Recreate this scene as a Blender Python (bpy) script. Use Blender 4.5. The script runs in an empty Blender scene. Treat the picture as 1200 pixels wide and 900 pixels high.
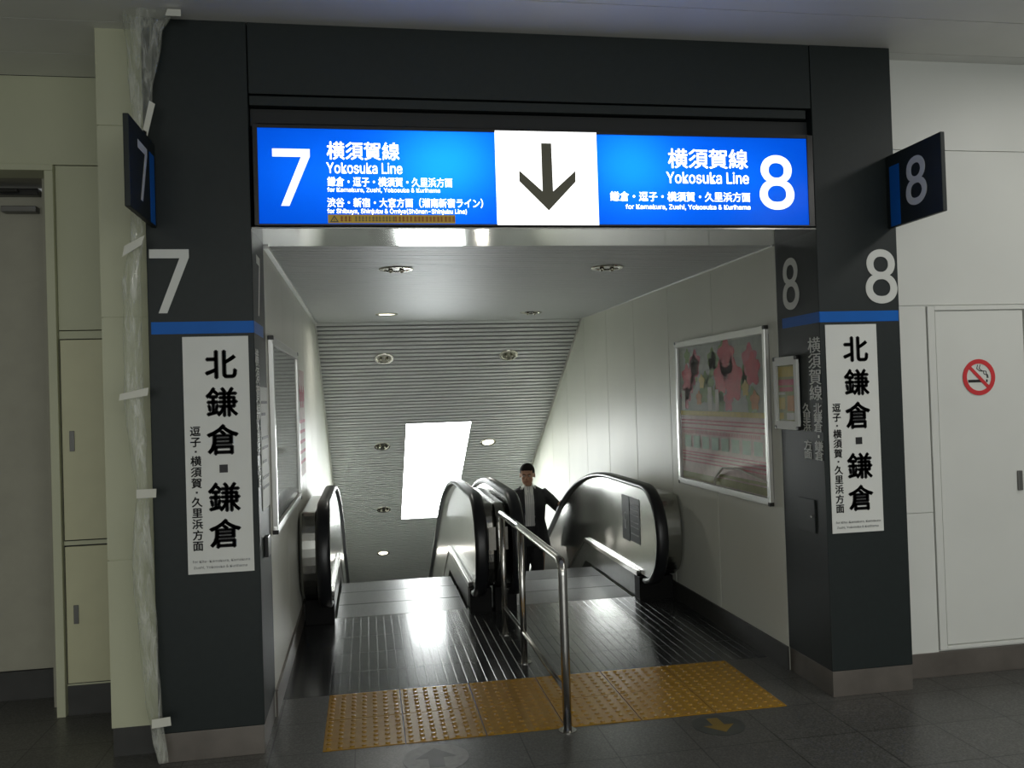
import bpy, bmesh, math, random
from mathutils import Vector, Matrix
random.seed(7)
SC = bpy.context.scene
COL = SC.collection
# ------------------------------------------------------------------ camera, world, lights
EYE = 1.677; YAW = 0.1693; PITCH = 0.0145; ROLL = 0.0320; FPX = 1002.3
r_ = Vector((math.cos(YAW), -math.sin(YAW), 0)); fw_ = Vector((math.sin(YAW), math.cos(YAW), 0)); up_ = Vector((0, 0, 1))
f2_ = fw_*math.cos(PITCH) + up_*math.sin(PITCH); u2_ = up_*math.cos(PITCH) - fw_*math.sin(PITCH)
cr_ = r_*math.cos(ROLL) - u2_*math.sin(ROLL); cu_ = r_*math.sin(ROLL) + u2_*math.cos(ROLL)
cam = bpy.data.objects.new('camera', bpy.data.cameras.new('camera')); COL.objects.link(cam)
cam.matrix_world = Matrix(((cr_.x, cu_.x, -f2_.x, 0), (cr_.y, cu_.y, -f2_.y, -4.282), (cr_.z, cu_.z, -f2_.z, EYE), (0, 0, 0, 1)))
cam.data.sensor_width = 36; cam.data.lens = FPX*36/1200; cam.data.clip_start = .05; cam.data.clip_end = 200
SC.camera = cam
SC.view_settings.view_transform = 'Standard'; SC.view_settings.look = 'None'
SC.view_settings.exposure = 0.0; SC.view_settings.gamma = 1.0
try: SC.view_settings.use_curve_mapping = False
except Exception: pass
world = bpy.data.worlds.new('world'); SC.world = world; world.use_nodes = True
world.node_tree.nodes['Background'].inputs[0].default_value = (.95, 1, .97, 1)
world.node_tree.nodes['Background'].inputs[1].default_value = .17

def area(name, loc, sx, sy, watts, col=(1, .98, .93), rot=(0, 0, 0)):
    L = bpy.data.lights.new(name, 'AREA'); L.shape = 'RECTANGLE'; L.size = sx; L.size_y = sy; L.energy = watts; L.color = col
    o = bpy.data.objects.new(name, L); COL.objects.link(o); o.location = loc; o.rotation_euler = rot
    return o
# the concourse's own ceiling lamps, behind and to the right of the photographer
area('concourse_lamp', (4.2, -2.6, 3.50), .5, 4.0, 45)
area('concourse_lamp', (2.0, -7.0, 3.50), 5.0, .5, 110)
area('concourse_lamp', (-3.0, -4.0, 3.50),   .5, 3.0, 14, (1, .95, .75))
area('concourse_fill', (1.2, -11.5, 1.8), 11, 2.8, 225, (.97, 1, .97), (math.pi/2, 0, 0))  # added upright fill panel behind the camera, brightens walls and ceiling
# added fill at the foot of the passage, standing in for platform daylight
area('platform_fill', (.95, 12.6, -5.2), 2.6, 2.6, 4, (.97, 1, .97), (math.radians(150), 0, 0))
SKYLIGHT = 18.5; SIGN_WHITE = 1.7

# ------------------------------------------------------------------ materials
def mat(name, col, rough=.5, metal=0, spec=.5, noise=0, nscale=8, bump=0, bscale=60, emit=None, estr=0, coat=0):
    m = bpy.data.materials.new(name); m.use_nodes = True; nt = m.node_tree; b = nt.nodes['Principled BSDF']
    b.inputs['Base Color'].default_value = (*col, 1); b.inputs['Roughness'].default_value = rough
    b.inputs['Metallic'].default_value = metal; b.inputs['Specular IOR Level'].default_value = spec
    if coat: b.inputs['Coat Weight'].default_value = coat
    if noise or bump: tc = nt.nodes.new('ShaderNodeTexCoord')
    if noise:
        n = nt.nodes.new('ShaderNodeTexNoise'); n.inputs['Scale'].default_value = nscale; n.inputs['Detail'].default_value = 6
        nt.links.new(tc.outputs['Object'], n.inputs['Vector'])
        r = nt.nodes.new('ShaderNodeValToRGB'); r.color_ramp.elements[0].position = .3; r.color_ramp.elements[1].position = .7
        r.color_ramp.elements[0].color = (*[c*(1-noise) for c in col], 1); r.color_ramp.elements[1].color = (*[min(1, c*(1+noise)) for c in col], 1)
        nt.links.new(n.outputs['Fac'], r.inputs['Fac']); nt.links.new(r.outputs['Color'], b.inputs['Base Color'])
    if bump:
        n2 = nt.nodes.new('ShaderNodeTexNoise'); n2.inputs['Scale'].default_value = bscale; n2.inputs['Detail'].default_value = 4
        nt.links.new(tc.outputs['Object'], n2.inputs['Vector'])
        bp = nt.nodes.new('ShaderNodeBump'); bp.inputs['Strength'].default_value = bump; bp.inputs['Distance'].default_value = .01
        nt.links.new(n2.outputs['Fac'], bp.inputs['Height']); nt.links.new(bp.outputs['Normal'], b.inputs['Normal'])
    if emit:
        b.inputs['Emission Color'].default_value = (*emit, 1); b.inputs['Emission Strength'].default_value = estr
    return m
M = {}
M['white_wall'] = mat('white painted panel', (.67, .68, .64), .42, noise=.03, nscale=2)
M['cream_wall'] = mat('cream painted panel', (.50, .51, .36), .5, noise=.04, nscale=2)
M['corridor_wall'] = mat('off white metal panel', (.74, .75, .67), .44, spec=.22, noise=.03, nscale=1.5)
M['charcoal'] = mat('charcoal painted panel', (.013, .0185, .018), .5, spec=.35, noise=.08, nscale=30)
M['charcoal_dark'] = mat('dark recess', (.009, .011, .011), .6, noise=.1)
M['ceiling'] = mat('grey ceiling panel', (.80, .80, .76), .5, noise=.03, nscale=3)
M['slat'] = mat('aluminium slat', (.60, .615, .62), .5, metal=.45, noise=.02, nscale=20)
M['gap'] = mat('black gap', (.015, .015, .015), .8, noise=.1)
M['stainless'] = mat('brushed stainless steel', (.58, .57, .54), .2, metal=1, noise=.05, nscale=30)
M['steel_panel'] = mat('satin steel panel', (.38, .38, .355), .20, metal=1, noise=.04, nscale=12)
M['plinth'] = mat('dull steel skirting', (.19, .17, .15), .36, metal=.55, noise=.15, nscale=6)
M['dark_base'] = mat('dark stone skirting', (.045, .045, .042), .45, noise=.15)
M['black'] = mat('black rubber', (.012, .013, .015), .33, noise=.1, nscale=20)
M['black_metal'] = mat('black enamel', (.014, .014, .014), .28, noise=.1)
M['newel_black'] = mat('matt black enamel', (.006, .006, .006), .6, spec=.15, noise=.1)
M['mirror_soffit'] = mat('polished soffit', (.36, .36, .34), .12, metal=1, noise=.03, nscale=10)
M['paper'] = mat('white paper', (.74, .75, .71), .6, noise=.02)
M['ink'] = mat('black ink', (.008, .008, .009), .5, noise=.05)
M['grey_ink'] = mat('grey ink', (.25, .25, .25), .6, noise=.05)
M['white_letter'] = mat('white vinyl', (.68, .69, .65), .5, noise=.02)
M['blue_band'] = mat('blue vinyl', (.006, .125, .50), .45, spec=.2, noise=.04)
M['alu'] = mat('aluminium frame', (.72, .72, .70), .3, metal=.8, noise=.03)
M['red'] = mat('red vinyl', (.60, .03, .035), .5, noise=.03)
M['grey_handle'] = mat('grey handle', (.16, .16, .15), .4, metal=.5, noise=.05)
M['cabinet'] = mat('cream enamel door', (.55, .54, .36), .45, noise=.03)
M['brown_door'] = mat('grey brown door', (.34, .33, .26), .55, noise=.05)
M['yellow_tile'] = mat('yellow tactile tile', (.37, .195, .010), .26, noise=.12, nscale=25)
M['grooved'] = mat('dark ribbed floor tile', (.036, .038, .039), .19, spec=1.0, noise=.2, nscale=3)
M['plate'] = mat('ribbed comb plate', (.17, .17, .165), .34, metal=.8, noise=.15, nscale=40)
M['skirt_steel'] = mat('dark skirt steel', (.13, .13, .125), .3, metal=.9, noise=.1, nscale=20)
M['skin'] = mat('skin', (.36, .19, .12), .5, noise=.05)
M['hair'] = mat('black hair', (.01, .009, .008), .8, spec=.15, noise=.2, bump=.5)
M['suit'] = mat('black suit cloth', (.010, .010, .012), .7, noise=.2, nscale=60)
M['shoe'] = mat('black leather', (.01, .01, .01), .3, noise=.1)
M['lip'] = mat('lip', (.25, .09, .07), .5, noise=.05)
M['eye'] = mat('eye white', (.55, .53, .5), .3, noise=.02)
M['tape'] = mat('masking tape', (.66, .66, .58), .6, noise=.05)
M['worn_sticker'] = mat('worn floor sticker', (.27, .27, .26), .5, noise=.2, nscale=30)
M['worn_arrow'] = mat('worn grey arrow', (.13, .13, .13), .5, noise=.2)
M['dark_sticker'] = mat('dark floor sticker', (.055, .06, .055), .4, noise=.2)
M['yellow_arrow'] = mat('yellow arrow', (.20, .13, .02), .4, noise=.15)
M['chrome'] = mat('chrome ring', (.62, .60, .52), .15, metal=1, noise=.03)
M['lamp_off'] = mat('dark reflector', (.20, .19, .15), .2, metal=.9, noise=.1)
M['lamp_on'] = mat('lit lamp', (.9, .9, .8), .4, emit=(1, .93, .70), estr=6)
M['sign_white'] = mat('backlit white', (.8, .8, .8), .4, emit=(1, 1, .97), estr=SIGN_WHITE)
M['sign_letter'] = mat('backlit lettering', (.8, .8, .8), .4, emit=(.97, 1, 1), estr=1.15)
M['sign_ink'] = mat('sign black', (.03, .03, .02), .5, noise=.05, emit=(.05, .048, .03), estr=.6)
M['notice_yellow'] = mat('ochre sticker', (.30, .19, .02), .5, noise=.1, emit=(.30, .20, .02), estr=.45)
M['notice_red'] = mat('red notice ink', (.35, .03, .01), .5, noise=.05)
M['sky_pane'] = mat('skylight glass', (.8, .8, .8), .3, emit=(.95, 1, .99), estr=SKYLIGHT)
M['shirt'] = mat('striped shirt', (.62, .62, .60), .6)
def _shirt():
    nt = M['shirt'].node_tree; b = nt.nodes['Principled BSDF']
    tc = nt.nodes.new('ShaderNodeTexCoord'); w = nt.nodes.new('ShaderNodeTexWave'); w.inputs['Scale'].default_value = 14
    r = nt.nodes.new('ShaderNodeValToRGB'); r.color_ramp.elements[0].color = (.34, .35, .36, 1); r.color_ramp.elements[1].color = (.66, .66, .64, 1)
    r.color_ramp.elements[0].position = .1; r.color_ramp.elements[1].position = .35
    nt.links.new(tc.outputs['Object'], w.inputs['Vector']); nt.links.new(w.outputs['Fac'], r.inputs['Fac']); nt.links.new(r.outputs['Color'], b.inputs['Base Color'])
_shirt()
def granite_mat():
    m = bpy.data.materials.new('granite tile'); m.use_nodes = True; nt = m.node_tree; b = nt.nodes['Principled BSDF']; L = nt.links.new
    tc = nt.nodes.new('ShaderNodeTexCoord')
    n = nt.nodes.new('ShaderNodeTexNoise'); n.inputs['Scale'].default_value = 130; n.inputs['Detail'].default_value = 3; L(tc.outputs['Object'], n.inputs['Vector'])
    v = nt.nodes.new('ShaderNodeTexVoronoi'); v.inputs['Scale'].default_value = 90; L(tc.outputs['Object'], v.inputs['Vector'])
    mx = nt.nodes.new('ShaderNodeMix'); mx.data_type = 'FLOAT'; mx.inputs[0].default_value = .4; L(n.outputs['Fac'], mx.inputs[2]); L(v.outputs['Distance'], mx.inputs[3])
    r = nt.nodes.new('ShaderNodeValToRGB'); e = r.color_ramp.elements; e[0].position = .3; e[0].color = (.042, .042, .038, 1); e[1].position = .72; e[1].color = (.135, .135, .126, 1)
    L(mx.outputs[0], r.inputs['Fac'])
    mp = nt.nodes.new('ShaderNodeMapping'); mp.inputs['Location'].default_value = (.1, .05, 0); L(tc.outputs['Object'], mp.inputs['Vector'])
    bk = nt.nodes.new('ShaderNodeTexBrick'); bk.offset = 0; bk.squash = 1; L(mp.outputs['Vector'], bk.inputs['Vector'])
    bk.inputs['Scale'].default_value = 1; bk.inputs['Brick Width'].default_value = .4; bk.inputs['Row Height'].default_value = .4
    bk.inputs['Mortar Size'].default_value = .0035; bk.inputs['Mortar Smooth'].default_value = .1
    bk.inputs['Color1'].default_value = (1, 1, 1, 1); bk.inputs['Color2'].default_value = (.86, .86, .86, 1); bk.inputs['Mortar'].default_value = (.25, .25, .25, 1)
    mu = nt.nodes.new('ShaderNodeMix'); mu.data_type = 'RGBA'; mu.blend_type = 'MULTIPLY'; mu.inputs[0].default_value = 1
    L(r.outputs['Color'], mu.inputs[6]); L(bk.outputs['Color'], mu.inputs[7]); L(mu.outputs[2], b.inputs['Base Color'])
    b.inputs['Roughness'].default_value = .34
    return m
M['granite'] = granite_mat()
def trans_mat(name, col, base, gloss=.06):          # panel of a light box: glows with the lamps behind it
    m = bpy.data.materials.new(name); m.use_nodes = True; nt = m.node_tree; L = nt.links.new
    nt.nodes.remove(nt.nodes['Principled BSDF']); out = nt.nodes['Material Output']
    t = nt.nodes.new('ShaderNodeBsdfTranslucent'); t.inputs[0].default_value = (*col, 1)
    e = nt.nodes.new('ShaderNodeEmission'); e.inputs[0].default_value = (*base, 1); e.inputs[1].default_value = 1
    a = nt.nodes.new('ShaderNodeAddShader'); L(t.outputs[0], a.inputs[0]); L(e.outputs[0], a.inputs[1])
    g = nt.nodes.new('ShaderNodeBsdfGlossy'); g.inputs['Roughness'].default_value = .15
    x = nt.nodes.new('ShaderNodeMixShader'); x.inputs[0].default_value = gloss; L(a.outputs[0], x.inputs[1]); L(g.outputs[0], x.inputs[2]); L(x.outputs[0], out.inputs[0])
    return m
M['sign_blue'] = trans_mat('backlit blue', (.07, .38, .86), (.0, .052, .34), .004)
def film_mat():
    m = bpy.data.materials.new('clear plastic film'); m.use_nodes = True; nt = m.node_tree; L = nt.links.new
    b = nt.nodes['Principled BSDF']; b.inputs['Base Color'].default_value = (.75, .76, .70, 1); b.inputs['Roughness'].default_value = .18
    b.inputs['Coat Weight'].default_value = .6
    tc = nt.nodes.new('ShaderNodeTexCoord'); mp = nt.nodes.new('ShaderNodeMapping'); mp.inputs['Scale'].default_value = (26, 26, 5); L(tc.outputs['Object'], mp.inputs['Vector'])
    n = nt.nodes.new('ShaderNodeTexNoise'); n.inputs['Scale'].default_value = 1; n.inputs['Detail'].default_value = 5; n.inputs['Distortion'].default_value = 1.5; L(mp.outputs['Vector'], n.inputs['Vector'])
    r = nt.nodes.new('ShaderNodeValToRGB'); r.color_ramp.elements[0].position = .42; r.color_ramp.elements[0].color = (.12, .12, .12, 1)
    r.color_ramp.elements[1].position = .72; r.color_ramp.elements[1].color = (.56, .56, .56, 1); L(n.outputs['Fac'], r.inputs['Fac'])
    bp = nt.nodes.new('ShaderNodeBump'); bp.inputs['Strength'].default_value = .8; bp.inputs['Distance'].default_value = .02; L(n.outputs['Fac'], bp.inputs['Height']); L(bp.outputs['Normal'], b.inputs['Normal'])
    t = nt.nodes.new('ShaderNodeBsdfTransparent'); t.inputs[0].default_value = (.93, .94, .9, 1)
    x = nt.nodes.new('ShaderNodeMixShader'); L(r.outputs['Color'], x.inputs[0]); L(t.outputs[0], x.inputs[1]); L(b.outputs[0], x.inputs[2])
    L(x.outputs[0], nt.nodes['Material Output'].inputs[0]); return m
M['film'] = film_mat()
def glass_mat():                                   # clear front sheet of the poster frames
    m = bpy.data.materials.new('acrylic sheet'); m.use_nodes = True; nt = m.node_tree; L = nt.links.new
    nt.nodes.remove(nt.nodes['Principled BSDF'])
    t = nt.nodes.new('ShaderNodeBsdfTransparent'); g = nt.nodes.new('ShaderNodeBsdfGlossy'); g.inputs['Roughness'].default_value = .05
    f = nt.nodes.new('ShaderNodeFresnel'); f.inputs[0].default_value = 1.5
    ge = nt.nodes.new('ShaderNodeNewGeometry'); ma = nt.nodes.new('ShaderNodeMath'); ma.operation = 'SUBTRACT'; ma.use_clamp = True
    L(f.outputs[0], ma.inputs[0]); L(ge.outputs['Backfacing'], ma.inputs[1])
    x = nt.nodes.new('ShaderNodeMixShader'); L(ma.outputs[0], x.inputs[0]); L(t.outputs[0], x.inputs[1]); L(g.outputs[0], x.inputs[2]); L(x.outputs[0], nt.nodes['Material Output'].inputs[0]); return m
M['acrylic'] = glass_mat()

# ------------------------------------------------------------------ mesh helpers
ORG = {}
def org(o): return ORG.get(o.name, Vector((0, 0, 0))) if o else Vector((0, 0, 0))
class MB:
    def __init__(s): s.v = []; s.f = []
    def add(s, vs, fs):
        n = len(s.v); s.v += [tuple(p) for p in vs]; s.f += [tuple(i+n for i in f) for f in fs]; return s
    def box(s, x0, x1, y0, y1, z0, z1):
        vs = [(x, y, z) for z in (z0, z1) for y in (y0, y1) for x in (x0, x1)]
        return s.add(vs, [(0, 2, 3, 1), (4, 5, 7, 6), (0, 1, 5, 4), (2, 6, 7, 3), (0, 4, 6, 2), (1, 3, 7, 5)])
    def prism(s, poly, axis, a, b):                # poly in the two other axes, in order XYZ without axis
        def P(p, t):
            return {'X': (t, p[0], p[1]), 'Y': (p[0], t, p[1]), 'Z': (p[0], p[1], t)}[axis]
        n = len(poly); vs = [P(p, a) for p in poly]+[P(p, b) for p in poly]
        fs = [tuple(range(n))[::-1], tuple(range(n, 2*n))]+[(i, (i+1) % n, n+(i+1) % n, n+i) for i in range(n)]
        return s.add(vs, fs)
    def tube(s, path, rad, seg=12, closed=True, ellipse=None):
        path = [Vector(p) for p in path]; n = len(path); rads = rad if isinstance(rad, (list, tuple)) else [rad]*n
        vs = []; prev = None
        for i, p in enumerate(path):
            t = (path[min(i+1, n-1)]-path[max(i-1, 0)]).normalized()
            if prev is None:
                a = Vector((0, 0, 1)) if abs(t.z) < .9 else Vector((1, 0, 0)); u = t.cross(a).normalized()
            else: u = (prev-t*prev.dot(t)).normalized()
            prev = u; w = t.cross(u)
            for k in range(seg):
                an = 2*math.pi*k/seg; vs.append(p+(u*math.cos(an)+w*math.sin(an))*rads[i])
        fs = [(i*seg+k, i*seg+(k+1) % seg, (i+1)*seg+(k+1) % seg, (i+1)*seg+k) for i in range(n-1) for k in range(seg)]
        if closed: fs += [tuple(range(seg))[::-1], tuple((n-1)*seg+k for k in range(seg))]
        return s.add(vs, fs)
    def ell(s, c, r, seg=16, rings=10, rot=None):
        vs = []; fs = []
        for j in range(rings+1):
            th = math.pi*j/rings
            for k in range(seg):
                ph = 2*math.pi*k/seg; p = Vector((r[0]*math.sin(th)*math.cos(ph), r[1]*math.sin(th)*math.sin(ph), r[2]*math.cos(th)))
                if rot: p = rot @ p
                vs.append(p+Vector(c))
        for j in range(rings):
            for k in range(seg): fs.append((j*seg+k, (j+1)*seg+k, (j+1)*seg+(k+1) % seg, j*seg+(k+1) % seg))
        return s.add(vs, fs)
    def loft(s, rings, seg=24):                    # (cx, cy, z, rx, ry), capped
        vs = []; n = len(rings)
        for cx, cy, z, rx, ry in rings:
            for k in range(seg):
                a = 2*math.pi*k/seg; vs.append((cx+rx*math.cos(a), cy+ry*math.sin(a), z))
        fs = [(i*seg+k, i*seg+(k+1) % seg, (i+1)*seg+(k+1) % seg, (i+1)*seg+k) for i in range(n-1) for k in range(seg)]
        fs += [tuple(range(seg))[::-1], tuple((n-1)*seg+k for k in range(seg))]
        return s.add(vs, fs)
    def mesh(s, name, o=Vector((0, 0, 0)), fix=True):
        me = bpy.data.meshes.new(name); me.from_pydata([tuple(Vector(p)-o) for p in s.v], [], s.f); me.validate()
        if fix:
            bm = bmesh.new(); bm.from_mesh(me); bmesh.ops.remove_doubles(bm, verts=bm.verts, dist=1e-6); bmesh.ops.recalc_face_normals(bm, faces=bm.faces); bm.to_mesh(me); bm.free()
        return me
    def build(s, name, m, parent=None, bevel=0, smooth=False, fix=True):
        me = s.mesh(name, org(parent), fix); o = bpy.data.objects.new(name, me); COL.objects.link(o)
        me.materials.append(M[m] if isinstance(m, str) else m)
        if parent: o.parent = parent; ORG[o.name] = org(parent)
        if smooth:
            for p in me.polygons: p.use_smooth = True
        if bevel:
            b = o.modifiers.new('bevel', 'BEVEL'); b.width = bevel; b.segments = 2; b.limit_method = 'ANGLE'
        return o
def tag(o, label=None, cat=None, group=None, kind=None):
    if label: o['label'] = label
    if cat: o['category'] = cat
    if group: o['group'] = group
    if kind: o['kind'] = kind
    return o
def thing(name, loc, label, cat, group=None):
    o = bpy.data.objects.new(name, None); COL.objects.link(o); o.location = loc; o.empty_display_size = .1
    ORG[o.name] = Vector(loc); return tag(o, label, cat, group)
def struct(mb, name, m, parent=None, bevel=0):
    o = mb.build(name, m, parent, bevel)
    if not parent: o['kind'] = 'structure'
    return o
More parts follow.
